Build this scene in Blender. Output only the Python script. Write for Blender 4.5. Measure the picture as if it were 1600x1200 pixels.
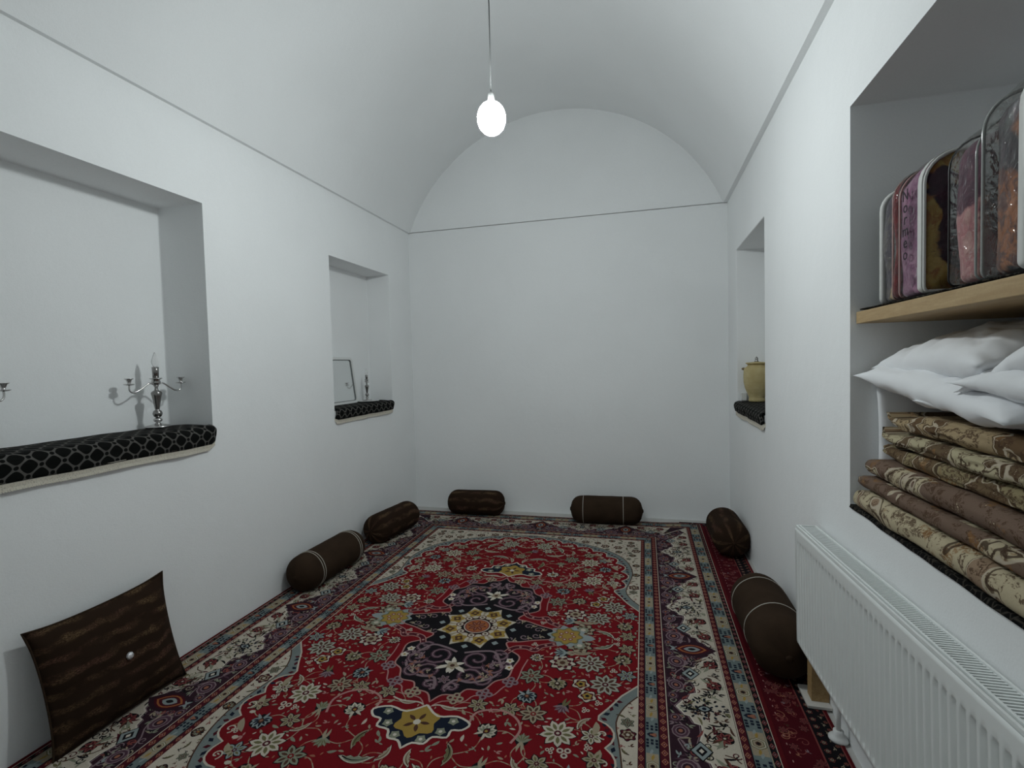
import bpy, bmesh, math, random
from mathutils import Vector, Matrix, noise
from mathutils.geometry import tessellate_polygon

PI = math.pi
sin, cos = math.sin, math.cos
for o in list(bpy.data.objects):
    bpy.data.objects.remove(o)
S = bpy.context.scene
C = S.collection

# ------------------------------------------------------------------ camera
YAW, PITCH, ROLL = 0.254886, -0.038436, -0.025236
fw = Vector((-sin(YAW) * cos(PITCH), cos(YAW) * cos(PITCH), sin(PITCH)))
rt = Vector((cos(YAW), sin(YAW), 0))
up = rt.cross(fw)
r2 = cos(ROLL) * rt + sin(ROLL) * up
u2 = -sin(ROLL) * rt + cos(ROLL) * up
cam_d = bpy.data.cameras.new('camera')
cam = bpy.data.objects.new('camera', cam_d)
C.objects.link(cam)
m = Matrix((r2, u2, -fw)).transposed().to_4x4()
m.translation = Vector((0, 0, 1.45))
cam.matrix_world = m
cam_d.sensor_width = 36
cam_d.lens = 36 * 792.1 / 1600
cam_d.clip_start = 0.02
S.camera = cam

# ------------------------------------------------------------------ world, exposure
w = bpy.data.worlds.new('world')
S.world = w
w.use_nodes = True
w.node_tree.nodes['Background'].inputs[0].default_value = (0.5, 0.55, 0.6, 1)
w.node_tree.nodes['Background'].inputs[1].default_value = 0.0
S.view_settings.view_transform = 'Standard'
S.view_settings.look = 'None'
S.view_settings.gamma = 1
S.view_settings.use_curve_mapping = False
S.view_settings.exposure = 0.0
S.cycles.max_bounces = 10
S.cycles.diffuse_bounces = 6
S.cycles.transparent_max_bounces = 16
S.cycles.adaptive_threshold = .02
BULB = 288.0          # radiance of the bulb glass

# room
XL, XR, YB, YF, ZC = -2.303, 0.724, 4.795, -1.0, 2.807

# ------------------------------------------------------------------ node helper
class NT:
    def __init__(s, name):
        s.m = bpy.data.materials.new(name)
        s.m.use_nodes = True
        s.t = s.m.node_tree
        s.b = s.t.nodes['Principled BSDF']
        s.out = s.t.nodes['Material Output']

    def n(s, typ, **kw):
        x = s.t.nodes.new('ShaderNode' + typ)
        for k, v in kw.items():
            setattr(x, k, v)
        return x

    def inp(s, sock, v):
        if hasattr(v, 'is_linked') or isinstance(v, bpy.types.NodeSocket):
            s.t.links.new(v, sock)
        elif isinstance(v, (tuple, list)):
            sock.default_value = tuple(v) if len(v) == 4 or sock.type == 'VECTOR' else tuple(v) + (1,)
        else:
            sock.default_value = v

    def math(s, op, a, b=0.0, c=0.0, clamp=False):
        x = s.n('Math', operation=op, use_clamp=clamp)
        s.inp(x.inputs[0], a); s.inp(x.inputs[1], b); s.inp(x.inputs[2], c)
        return x.outputs[0]

    def coord(s, which='Object', scale=(1, 1, 1), loc=(0, 0, 0)):
        tc = s.n('TexCoord')
        mp = s.n('Mapping')
        s.t.links.new(tc.outputs[which], mp.inputs[0])
        mp.inputs['Scale'].default_value = scale
        mp.inputs['Location'].default_value = loc
        return mp.outputs[0]

    def noise(s, v, scale, detail=3, rough=0.5, dist=0.0):
        x = s.n('TexNoise')
        s.inp(x.inputs['Vector'], v)
        x.inputs['Scale'].default_value = scale
        x.inputs['Detail'].default_value = detail
        x.inputs['Roughness'].default_value = rough
        x.inputs['Distortion'].default_value = dist
        return x.outputs['Fac']

    def voro(s, v, scale, feature='F1', out='Distance', rnd=1.0):
        x = s.n('TexVoronoi', feature=feature)
        s.inp(x.inputs['Vector'], v)
        x.inputs['Scale'].default_value = scale
        x.inputs['Randomness'].default_value = rnd
        return x.outputs[out]

    def step(s, v, a, b):
        x = s.n('MapRange', interpolation_type='SMOOTHSTEP')
        s.inp(x.inputs[0], v)
        x.inputs[1].default_value = a; x.inputs[2].default_value = b
        return x.outputs[0]

    def mix(s, f, a, b):
        x = s.n('Mix', data_type='RGBA')
        s.inp(x.inputs['Factor'], f); s.inp(x.inputs['A'], a); s.inp(x.inputs['B'], b)
        return x.outputs['Result']

    def mul(s, col, f):
        x = s.n('Mix', data_type='RGBA', blend_type='MULTIPLY')
        x.inputs['Factor'].default_value = 1
        s.inp(x.inputs['A'], col); s.inp(x.inputs['B'], f)
        return x.outputs['Result']

    def col(s, c):
        s.inp(s.b.inputs['Base Color'], c)

    def set(s, **kw):
        for k, v in kw.items():
            s.inp(s.b.inputs[k.replace('_', ' ')], v)

    def bump(s, h, strength=0.3, dist=0.01):
        x = s.n('Bump')
        x.inputs['Strength'].default_value = strength
        x.inputs['Distance'].default_value = dist
        s.inp(x.inputs['Height'], h)
        s.t.links.new(x.outputs[0], s.b.inputs['Normal'])


def plaster(name, c=(0.865, 0.88, 0.885), stain=False):
    t = NT(name)
    v = t.coord('Object')
    big = t.noise(v, 1.3, 4)
    fine = t.noise(v, 160, 3)
    mid = t.noise(v, 14, 4)
    a = t.mix(t.step(big, .35, .7), c, tuple(x * .965 for x in c))
    a = t.mix(t.math('MULTIPLY', t.step(fine, .35, .75), .06), a, (.55, .56, .56))
    t.col(a)
    t.set(Roughness=.92)
    h = t.math('ADD', t.math('MULTIPLY', fine, .12), t.math('ADD', t.math('MULTIPLY', mid, .35), big))
    t.bump(h, .35, .012)
    return t.m


def flat(name, c, rough=.6, metal=0.0, noise_amt=.12, scale=40, bump=0.0, **kw):
    t = NT(name)
    v = t.coord('Object')
    n = t.noise(v, scale, 3)
    t.col(t.mix(t.math('MULTIPLY', n, noise_amt * 2), c, tuple(x * .6 for x in c)))
    t.set(Roughness=rough, Metallic=metal, **kw)
    if bump:
        t.bump(n, bump, .004)
    return t.m


M = {}
M['plaster'] = plaster('white_plaster')
M['vault'] = plaster('white_vault_plaster', (0.85, 0.865, 0.87))
M['floor'] = flat('pale_cement', (.55, .54, .52), .9, 0, .25, 9, .2)
M['enamel'] = flat('white_enamel', (.80, .83, .82), .35, 0, .03, 5)
M['enamel_dark'] = flat('radiator_core', (.16, .17, .17), .6)
M['silver'] = flat('silver', (.62, .61, .60), .22, 1.0, .2, 30)
M['silver_dark'] = flat('tarnished_silver', (.34, .33, .32), .25, 1.0, .3, 30)
M['white_plastic'] = flat('white_plastic', (.72, .73, .72), .4, 0, .05)
M['white_cotton'] = flat('white_cotton', (.80, .81, .83), .95, 0, .05, 8, .15)
M['piping'] = flat('pale_piping', (.44, .41, .36), .8)
M['cord'] = flat('grey_flex', (.16, .165, .165), .8)
M['clay'] = None
M['pvc'] = None


def wood(name, a, b, scale=6):
    t = NT(name)
    v = t.coord('Object', (12, 1.2, 12))
    n = t.noise(v, scale, 5, .6, .6)
    f = t.noise(t.coord('Object', (90, 90, 90)), 2, 2)
    c = t.mix(t.step(n, .3, .7), a, b)
    t.col(t.mix(t.math('MULTIPLY', f, .35), c, tuple(x * .55 for x in b)))
    t.set(Roughness=.65)
    t.bump(n, .15, .002)
    return t.m


M['board'] = wood('pale_board', (.50, .36, .19), (.40, .27, .13))
M['block'] = wood('pine_block', (.46, .31, .14), (.36, .22, .09))


def clay():
    t = NT('cream_clay')
    v = t.coord('Object')
    n = t.noise(v, 18, 4)
    rings = t.noise(t.coord('Object', (.2, .2, 60)), 1.5, 2)
    c = t.mix(t.step(n, .3, .75), (.44, .35, .16), (.52, .44, .23))
    t.col(t.mix(t.math('MULTIPLY', t.step(rings, .5, .7), .35), c, (.30, .22, .08)))
    t.set(Roughness=.7)
    t.bump(rings, .35, .004)
    return t.m


M['clay'] = clay()


def chenille(name, axis_uv=True, freq=18.0):
    """dark brown pile cloth with woolly paler bands along u"""
    t = NT(name)
    v = t.coord('UV')
    sp = t.n('SeparateXYZ'); t.inp(sp.inputs[0], v)
    wob = t.noise(t.coord('UV', (9, 9, 1)), 1.2, 3)
    y = t.math('ADD', sp.outputs[1], t.math('MULTIPLY', wob, .060))
    s = t.math('SINE', t.math('MULTIPLY', y, freq * 2 * PI))
    fuzz = t.noise(t.coord('UV', (60, 170, 1)), 2.0, 4, .7)
    fade = t.step(t.noise(t.coord('UV', (1, 1.6, 1)), 9, 3), .36, .62)
    f = t.math('MULTIPLY', t.math('MULTIPLY', t.step(s, -.2, .95), t.step(fuzz, .40, .70)), fade)
    patch = t.noise(v, 7, 2)
    hue = t.mix(t.step(patch, .4, .6), (.21, .135, .070), (.16, .08, .055))
    t.col(t.mix(f, (.026, .015, .0095), hue))
    t.set(Roughness=1.0)
    t.inp(t.b.inputs['Specular IOR Level'], .08)
    t.bump(fuzz, .5, .004)
    return t.m


M['chenille'] = chenille('brown_chenille', freq=16)
M['chenille_b'] = chenille('brown_chenille_bolster', freq=13)


def plain_brown():
    t = NT('plain_brown_cloth')
    v = t.coord('UV')
    n = t.noise(v, 160, 3)
    b = t.noise(v, 8, 3)
    c = t.mix(t.step(b, .3, .7), (.027, .0165, .0105), (.038, .024, .015))
    t.col(t.mix(t.math('MULTIPLY', n, .4), c, (.05, .032, .021)))
    t.set(Roughness=1.0)
    t.inp(t.b.inputs['Specular IOR Level'], .08)
    t.bump(t.math('ADD', t.math('MULTIPLY', n, .3), b), .3, .006)
    return t.m


M['brown'] = plain_brown()


def lattice(name, cell=.040):
    """black cloth woven with a grey ogee lattice, UV in metres"""
    t = NT(name)
    v = t.coord('UV')
    sp = t.n('SeparateXYZ'); t.inp(sp.inputs[0], v)
    k = PI / cell
    a = t.math('MULTIPLY', t.math('ADD', sp.outputs[0], sp.outputs[1]), k * .5)
    b = t.math('MULTIPLY', t.math('SUBTRACT', sp.outputs[0], sp.outputs[1]), k * .5)
    pr = t.math('ABSOLUTE', t.math('MULTIPLY', t.math('COSINE', a), t.math('COSINE', b)))
    line = t.math('SUBTRACT', 1.0, t.step(pr, .16, .26))
    node = t.math('ABSOLUTE', t.math('MULTIPLY', t.math('SINE', a), t.math('SINE', b)))
    dot = t.step(node, .86, .93)
    f = t.math('MULTIPLY', line, t.math('SUBTRACT', 1.0, dot))
    n = t.noise(t.coord('UV', (1, 1, 1)), 420, 2)
    f = t.math('MULTIPLY', f, t.math('ADD', .45, n))
    t.col(t.mix(f, (.0055, .006, .0055), (.105, .10, .093)))
    t.set(Roughness=.95)
    t.inp(t.b.inputs['Specular IOR Level'], .08)
    t.bump(line, .2, .001)
    return t.m


M['lattice'] = lattice('black_lattice_cloth')


def lace():
    t = NT('ivory_lace')
    v = t.coord('UV')
    n = t.voro(v, 150, 'DISTANCE_TO_EDGE')
    t.col(t.mix(t.step(n, .1, .35), (.62, .58, .49), (.42, .39, .33)))
    t.set(Roughness=.9)
    t.bump(n, .4, .002)
    return t.m


M['lace'] = lace()


def black_cloth():
    t = NT('black_print_cloth')
    v = t.coord('UV')
    n = t.voro(v, 45, 'DISTANCE_TO_EDGE')
    t.col(t.mix(t.math('SUBTRACT', 1.0, t.step(n, .03, .08)), (.0055, .0055, .0055), (.045, .04, .033)))
    t.set(Roughness=.95)
    t.inp(t.b.inputs['Specular IOR Level'], .08)
    return t.m


M['black_cloth'] = black_cloth()


def damask(name, seed, ground, panel, bias):
    """printed quilt cover: pale ground, brown panels with piping lines, flowers"""
    t = NT(name)
    L = (seed * 3.7, seed * 1.9, seed * .7)
    v = t.coord('UV', (1, 1, 1), L)
    big = t.noise(v, 6.0, 2, .5, .8)
    mid = t.noise(v, 22, 4, .6, 1.0)
    fine = t.noise(v, 75, 4, .65, 1.5)
    pm = t.step(big, bias, bias + .02)
    c = t.mix(pm, ground, panel)
    # flowers and sprigs
    fl = t.math('MULTIPLY', t.step(mid, .49, .53), t.step(fine, .43, .52))
    c = t.mix(t.math('MULTIPLY', fl, .85), c, (.075, .040, .022))
    pale = t.math('MULTIPLY', t.step(mid, .62, .64), t.step(fine, .52, .56))
    c = t.mix(pale, c, (.46, .38, .26))
    hot = t.math('MULTIPLY', t.step(t.noise(v, 11, 2), .60, .64), t.step(fine, .42, .5))
    c = t.mix(t.math('MULTIPLY', hot, .7), c, (.26, .13, .045))
    # dark and pale outline of the panels
    ed = t.math('SUBTRACT', 1.0, t.step(t.math('ABSOLUTE', t.math('SUBTRACT', big, bias + .01)), .006, .014))
    c = t.mix(ed, c, (.50, .43, .33))
    ed2 = t.math('SUBTRACT', 1.0, t.step(t.math('ABSOLUTE', t.math('SUBTRACT', big, bias - .022)), .006, .012))
    c = t.mix(t.math('MULTIPLY', ed2, .9), c, (.05, .028, .016))
    w_ = t.noise(v, 300, 2)
    c = t.mix(t.math('MULTIPLY', w_, .25), c, (.05, .03, .02))
    t.col(c)
    t.set(Roughness=.9)
    t.inp(t.b.inputs['Specular IOR Level'], .15)
    t.bump(t.math('ADD', mid, t.math('MULTIPLY', w_, .2)), .25, .003)
    return t.m


CRM, MAU, OLV, TAN = (.50, .43, .29), (.17, .115, .085), (.30, .25, .14), (.38, .29, .17)


def blanket(name, seed, base, second, flower, core, thr=.55):
    """plush blanket with large blurry flowers"""
    t = NT(name)
    v = t.coord('Object', (1, 1, 1), (seed * 2.3, seed * 1.1, seed * 3.1))
    n = t.noise(v, 5.5, 2, .5, .4)
    f = t.noise(v, 26, 4, .6, .8)
    z = t.noise(v, 120, 3)
    c = t.mix(t.step(f, .4, .65), base, second)
    fl = t.step(t.math('ADD', n, t.math('MULTIPLY', f, .12)), thr, thr + .04)
    fc = t.mix(t.step(f, .42, .6), flower, core)
    c = t.mix(fl, c, fc)
    c = t.mix(t.math('MULTIPLY', z, .4), c, tuple(x * .4 for x in base))
    t.col(c)
    t.set(Roughness=.9)
    t.inp(t.b.inputs['Sheen Weight'], .2)
    t.bump(f, .5, .006)
    return t.m


def pvc():
    t = NT('clear_plastic')
    tr = t.n('BsdfTransparent'); tr.inputs[0].default_value = (.96, .97, .96, 1)
    gl = t.n('BsdfGlossy'); gl.inputs['Roughness'].default_value = .04
    gl.inputs['Color'].default_value = (.95, .97, .97, 1)
    fr = t.n('Fresnel'); fr.inputs[0].default_value = 1.5
    bp = t.n('Bump'); bp.inputs['Strength'].default_value = .9; bp.inputs['Distance'].default_value = .014
    t.t.links.new(t.noise(t.coord('Object'), 30, 3, .5, .6), bp.inputs['Height'])
    t.t.links.new(bp.outputs[0], gl.inputs['Normal']); t.t.links.new(bp.outputs[0], fr.inputs['Normal'])
    f = t.math('MULTIPLY', fr.outputs[0], .42, clamp=True)
    mx = t.n('MixShader')
    t.t.links.new(f, mx.inputs[0]); t.t.links.new(tr.outputs[0], mx.inputs[1]); t.t.links.new(gl.outputs[0], mx.inputs[2])
    t.t.links.new(mx.outputs[0], t.out.inputs['Surface'])
    return t.m


M['pvc'] = pvc()


def emis(name, c, s):
    t = NT(name)
    t.set(Emission_Strength=s)
    t.inp(t.b.inputs['Emission Color'], c)
    t.col((.9, .9, .9))
    return t.m


M['bulb'] = emis('lit_bulb', (.93, 1.0, 1.0), BULB)
# the lamp sends little light up past its cap: the glass grows dimmer towards the socket
_t = M['bulb'].node_tree
_g = _t.nodes.new('ShaderNodeNewGeometry'); _s = _t.nodes.new('ShaderNodeSeparateXYZ'); _r = _t.nodes.new('ShaderNodeMapRange')
_t.links.new(_g.outputs['Normal'], _s.inputs[0]); _t.links.new(_s.outputs[2], _r.inputs[0])
_r.inputs[1].default_value = -.35; _r.inputs[2].default_value = .85; _r.inputs[3].default_value = BULB; _r.inputs[4].default_value = BULB * .10
_t.links.new(_r.outputs[0], _t.nodes['Principled BSDF'].inputs['Emission Strength'])
g = NT('clear_bulb_glass')
g.col((.95, .95, .95)); g.set(Roughness=.05, Transmission_Weight=.85, IOR=1.2)
M['glass'] = g.m
g = NT('mirror_glass')
g.col((.82, .84, .84)); g.set(Roughness=.12, Metallic=1.0)
M['mirror'] = g.m
g = NT('crystal')
g.col((.85, .85, .88)); g.set(Roughness=.08, Metallic=.6)
M['crystal'] = g.m


# ------------------------------------------------------------------ mesh helpers
def link(name, me, mt=None, parent=None, smooth=False):
    if isinstance(me, bmesh.types.BMesh):
        bm = me
        me = bpy.data.meshes.new(name)
        bm.to_mesh(me); bm.free()
    if mt:
        me.materials.clear(); me.materials.append(mt)
    if smooth:
        me.polygons.foreach_set('use_smooth', [True] * len(me.polygons))
    o = bpy.data.objects.new(name, me)
    C.objects.link(o)
    if parent:
        o.parent = parent
    return o


def tag(o, label=None, cat=None, group=None, kind=None):
    if label: o['label'] = label
    if cat: o['category'] = cat
    if group: o['group'] = group
    if kind: o['kind'] = kind
    return o


def thing(name, label, cat, loc=(0, 0, 0), rotz=0, group=None):
    o = bpy.data.objects.new(name, None)
    o.empty_display_size = .05
    C.objects.link(o)
    o.location = loc; o.rotation_euler = (0, 0, rotz)
    return tag(o, label, cat, group)


def from_grid(P, uv=None, wrap_u=False, wrap_v=False, cap=False):
    """mesh from a 2-D list of points; uv the same shape"""
    nu, nv = len(P), len(P[0])
    me = bpy.data.meshes.new('grid')
    verts = [tuple(q) for row in P for q in row]
    faces, fuv = [], []
    for i in range(nu if wrap_u else nu - 1):
        for j in range(nv if wrap_v else nv - 1):
            i2, j2 = (i + 1) % nu, (j + 1) % nv
            faces.append((i * nv + j, i2 * nv + j, i2 * nv + j2, i * nv + j2))
            if uv:
                def g_(a, b):
                    q = list(uv[a % nu][b % nv])
                    if wrap_v and b >= nv: q[1] = uv[a % nu][nv - 1][1] + (uv[a % nu][1][1] - uv[a % nu][0][1])
                    if wrap_u and a >= nu: q[0] = uv[nu - 1][b % nv][0] + (uv[1][b % nv][0] - uv[0][b % nv][0])
                    return q
                fuv += [g_(i, j), g_(i + 1, j), g_(i + 1, j + 1), g_(i, j + 1)]
    if cap:
        faces.append(tuple(range(nv))); faces.append(tuple(range((nu - 1) * nv, nu * nv))[::-1])
        if uv:
            fuv += [uv[0][j] for j in range(nv)] + [uv[-1][j] for j in range(nv)][::-1]
    me.from_pydata(verts, [], faces)
    if uv:
        l = me.uv_layers.new(name='UVMap')
        for k, q in enumerate(fuv):
            l.data[k].uv = (q[0], q[1])
    me.update()
    bm = bmesh.new(); bm.from_mesh(me); bmesh.ops.recalc_face_normals(bm, faces=bm.faces); bm.to_mesh(me); bm.free()
    return me


def lathe(prof, n=28, axis='z'):
    """prof: list of (r, h)"""
    P, U = [], []
    s = 0
    for i, (r, h) in enumerate(prof):
        if i: s += math.hypot(r - prof[i - 1][0], h - prof[i - 1][1])
        row = []
        for k in range(n):
            a = 2 * PI * k / n
            row.append((r * cos(a), r * sin(a), h) if axis == 'z' else (h, r * cos(a), r * sin(a)))
        P.append(row); U.append([(s, .11 * 2 * PI * k / n) for k in range(n)])
    return from_grid(P, U, wrap_v=True, cap=True)


def tube(pts, r, n=8, cap=True):
    pts = [Vector(p) for p in pts]
    rr = r if isinstance(r, (list, tuple)) else [r] * len(pts)
    P = []
    nrm = None
    for i, p in enumerate(pts):
        d = (pts[min(i + 1, len(pts) - 1)] - pts[max(i - 1, 0)]).normalized()
        if nrm is None:
            nrm = d.orthogonal().normalized()
        nrm = (nrm - d * nrm.dot(d)).normalized()
        b = d.cross(nrm)
        P.append([p + rr[i] * (cos(2 * PI * k / n) * nrm + sin(2 * PI * k / n) * b) for k in range(n)])
    return from_grid(P, wrap_v=True, cap=cap)


def box_bm(bm, x0, x1, y0, y1, z0, z1):
    vs = [bm.verts.new(p) for p in ((x0, y0, z0), (x1, y0, z0), (x1, y1, z0), (x0, y1, z0), (x0, y0, z1), (x1, y0, z1), (x1, y1, z1), (x0, y1, z1))]
    for f in ((0, 3, 2, 1), (4, 5, 6, 7), (0, 1, 5, 4), (1, 2, 6, 5), (2, 3, 7, 6), (3, 0, 4, 7)):
        bm.faces.new([vs[i] for i in f])


def boxes(name, L, mt, parent=None, bevel=0.0):
    bm = bmesh.new()
    for b in L: box_bm(bm, *b)
    if bevel:
        bmesh.ops.bevel(bm, geom=bm.edges[:], offset=bevel, segments=2, affect='EDGES', profile=.6)
    return link(name, bm, mt, parent)


def nz(x, y, z=0.0):
    return noise.noise(Vector((x, y, z)))


def frange(a, b, n):
    return [a + (b - a) * i / (n - 1) for i in range(n)]


# ------------------------------------------------------------------ room shell
def wall_x(name, x, into, niches, z1=ZC):
    """a wall in the plane x, niches (y0,y1,z0,z1,depth) cut to the side `into` (+1/-1)"""
    bm = bmesh.new()
    ys = sorted({YF, YB} | {q for n in niches for q in n[:2]})
    zs = sorted({0.0, z1} | {q for n in niches for q in n[2:4]})

    def quad(*pp): bm.faces.new([bm.verts.new(p) for p in pp])
    for a, b in zip(ys, ys[1:]):
        for c, d in zip(zs, zs[1:]):
            my, mz = (a + b) / 2, (c + d) / 2
            if any(n[0] < my < n[1] and n[2] < mz < n[3] for n in niches): continue
            quad((x, a, c), (x, b, c), (x, b, d), (x, a, d))
    for y0, y1, c, d, dep in niches:
        xb = x + into * dep
        quad((xb, y0, c), (xb, y1, c), (xb, y1, d), (xb, y0, d))
        quad((x, y0, c), (xb, y0, c), (xb, y0, d), (x, y0, d))
        quad((x, y1, c), (xb, y1, c), (xb, y1, d), (x, y1, d))
        quad((x, y0, c), (x, y1, c), (xb, y1, c), (xb, y0, c))
        quad((x, y0, d), (x, y1, d), (xb, y1, d), (xb, y0, d))
    bmesh.ops.remove_doubles(bm, verts=bm.verts, dist=1e-5)
    bmesh.ops.recalc_face_normals(bm, faces=bm.faces)
    o = link(name, bm, M['plaster'])
    tag(o, kind='structure')
    bv = o.modifiers.new('soft_edges', 'BEVEL'); bv.width = .006; bv.segments = 2; bv.limit_method = 'ANGLE'; bv.angle_limit = math.radians(50)
    return o


SILL_L, SILL_S, SILL_R, SILL_Q = 1.140, 1.125, 1.095, 0.905
wl = wall_x('wall_left', XL, -1, [(.80, 2.277, SILL_L, 2.366, .30), (3.415, 4.345, SILL_S, 2.316, .235)])
wr = wall_x('wall_right', XR, 1, [(.62, 2.088, SILL_Q, 2.335, .58), (3.425, 4.395, SILL_R, 2.314, .30)])
tag(wl, 'white plastered left wall with a wide and a narrow niche', 'wall')
tag(wr, 'white plastered right wall with a deep shelf niche and a narrow niche', 'wall')

LEDGE_L, LEDGE_R, LEDGE_B = .024, .034, .010
bm = bmesh.new()
vs = [bm.verts.new(p) for p in ((XL, YB, 0), (XR, YB, 0), (XR, YB, ZC), (XL, YB, ZC))]
bm.faces.new(vs)
yt = YB - LEDGE_B


def vault_z(x):
    x0, x1 = XL + LEDGE_L, XR - LEDGE_R
    cx, hw = (x0 + x1) / 2 + 0.0, (x1 - x0) / 2
    rise = 3.812 - ZC
    R = (hw * hw + rise * rise) / (2 * rise)
    return ZC + rise - R + math.sqrt(max(R * R - (x - cx) ** 2, 0))


xs = frange(XL + LEDGE_L, XR - LEDGE_R, 49)
top = [bm.verts.new((x, yt, vault_z(x))) for x in xs]
bm.faces.new(top)
box_bm(bm, XL, XR, yt, YB + .01, ZC, ZC + .004)
wb = link('wall_back', bm, M['plaster'])
tag(wb, 'white plastered end wall with arched top below the vault', 'wall', kind='structure')

bm = bmesh.new()
vs = [bm.verts.new(p) for p in ((XL, YF, 0), (XR, YF, 0), (XR, YF, ZC), (XL, YF, ZC))]
bm.faces.new(vs)
bm.faces.new([bm.verts.new((x, YF, vault_z(x))) for x in xs] + [bm.verts.new((XR, YF, ZC)), bm.verts.new((XL, YF, ZC))])
tag(link('wall_front', bm, M['plaster']), 'white plastered wall behind the viewer', 'wall', kind='structure')

P = []
for y in frange(YF, yt + .0, 30):
    P.append([(x, y, vault_z(x) + .006 * nz(x * 1.1, y * .8, 3) * (1 if YF < y < yt and XL + .03 < x < XR - .04 else 0)) for x in xs])
ce = link('ceiling', from_grid(P), M['vault'], smooth=True)
for i, (a_, b_) in enumerate(((XL - .01, XL + LEDGE_L), (XR - LEDGE_R, XR + .01))):      # plaster step from which the vault springs
    bm = bmesh.new(); box_bm(bm, a_, b_, YF, YB, ZC, ZC + .012)
    tag(link('trim_%d' % (i + 1), bm, M['plaster']), kind='structure')
tag(ce, 'white plastered barrel vault over the room', 'ceiling', kind='structure')

bm = bmesh.new()
box_bm(bm, XL - .4, XR + .7, YF - .1, YB + .2, -.1, 0)
tag(link('floor', bm, M['floor']), 'pale cement floor showing at the carpet edges', 'floor', kind='structure')

# ------------------------------------------------------------------ pendant lamp
LX, LY, LZ = -.66, 2.282, 2.582
lamp = thing('pendant_bulb', 'bare lit white bulb hanging on a thin cord from the vault', 'lamp', (LX, LY, LZ))
prof = []
for i in range(15):
    a = -PI / 2 + PI * i / 14
    prof.append((max(.066 * cos(a), .004), .076 * sin(a)))
link('bulb', lathe(prof, 20), M['bulb'], lamp, True)
link('socket', lathe([(.006, .072), (.015, .074), (.016, .085), (.014, .108), (.008, .118), (.004, .120)], 16), M['white_plastic'], lamp, True)
ct = vault_z(LX) - LZ + .004
link('cord', tube([(0, 0, .116), (.002, 0, .5), (-.004, 0, .8), (0, 0, ct)], .0032, 6), M['cord'], lamp, True)
link('ceiling_rose', lathe([(.004, ct - .03), (.03, ct - .026), (.04, ct - .006), (.04, ct)], 16), M['white_plastic'], lamp, True)

# ------------------------------------------------------------------ carpets: woven figures as flat coloured faces
COL = dict(red=(.150, .006, .010), dred=(.085, .006, .009), maroon=(.060, .008, .014), cream=(.45, .40, .33), ivory=(.54, .49, .42),
           beige=(.29, .24, .17), sage=(.20, .21, .155), blue=(.135, .165, .165), pale=(.23, .265, .265), navy=(.009, .013, .025),
           black=(.008, .007, .009), aub=(.028, .012, .019), purple=(.070, .034, .050), mauve=(.20, .14, .155), pink=(.36, .19, .175),
           gold=(.29, .19, .045), orange=(.30, .10, .035), brown=(.065, .030, .020), salmon=(.27, .11, .07), olive=(.13, .12, .06),
           rose=(.19, .05, .045), dkfield=(.060, .004, .008), rim=(.045, .006, .010), band=(.155, .180, .175), grey=(.30, .30, .25))



class Pat:
    def __init__(s, zfun=lambda x, y: 0.0, origin=(0, 0), kinks=()):
        s.kinks = kinks
        s.V, s.F, s.Cc = [], [], []
        s.zf, s.o = zfun, origin
        s.k = 0

    def raw(s, pts, col, layer):
        s.k += 1
        z = layer * 1.3e-4 + (s.k % 97) * 1.1e-6
        b = len(s.V)
        for p in pts:
            X, Y = p[0] + s.o[0], p[1] + s.o[1]
            s.V.append((X, Y, s.zf(X, Y) + z))
        xs_ = [p[0] + s.o[0] for p in pts]
        ks = [k for k in s.kinks if min(xs_) < k - 1e-5 and max(xs_) > k + 1e-5]
        if ks:
            del s.V[b:]
            tris = tessellate_polygon([[Vector((p[0], p[1], 0)) for p in pts]]) if len(pts) > 3 else [(0, 1, 2)]
            ed = [-99] + ks + [99]
            for t in tris:
                for lo, hi in zip(ed, ed[1:]):
                    pl = [(pts[i][0] + s.o[0], pts[i][1] + s.o[1]) for i in t]
                    for sg, k in ((1, lo), (-1, hi)):
                        out = []
                        for i in range(len(pl)):
                            A, B_ = pl[i], pl[(i + 1) % len(pl)]
                            da, db = sg * (A[0] - k), sg * (B_[0] - k)
                            if da >= 0: out.append(A)
                            if da * db < 0: out.append((A[0] + (B_[0] - A[0]) * da / (da - db), A[1] + (B_[1] - A[1]) * da / (da - db)))
                        pl = out
                        if len(pl) < 3: break
                    if len(pl) > 2:
                        b = len(s.V)
                        s.V += [(X, Y, s.zf(X, Y) + z) for X, Y in pl]
                        s.F.append(tuple(range(b, b + len(pl)))); s.Cc.append(COL[col])
            return
        if len(pts) > 4:
            for t in tessellate_polygon([[Vector((p[0], p[1], 0)) for p in pts]]):
                s.F.append(tuple(b + i for i in t)); s.Cc.append(COL[col])
        else:
            s.F.append(tuple(range(b, b + len(pts)))); s.Cc.append(COL[col])

    def emit(s, Q, signs=((1, 1), (-1, 1), (1, -1), (-1, -1))):
        for sx, sy in signs:
            for pts, c, l in Q:
                s.raw([(p[0] * sx, p[1] * sy) for p in pts], c, l)

    def mesh(s, name, mt):
        me = bpy.data.meshes.new(name)
        F = []
        for f in s.F:      # all faces look up
            a, b, c = (s.V[i] for i in f[:3])
            ar = sum(s.V[f[i]][0] * s.V[f[(i + 1) % len(f)]][1] - s.V[f[(i + 1) % len(f)]][0] * s.V[f[i]][1] for i in range(len(f)))
            F.append(f if ar > 0 else f[::-1])
        me.from_pydata(s.V, [], F)
        at = me.attributes.new('woven', 'FLOAT_COLOR', 'FACE')
        at.data.foreach_set('color', [x for c in s.Cc for x in (*c, 1.0)])
        me.materials.append(mt)
        return me


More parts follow.
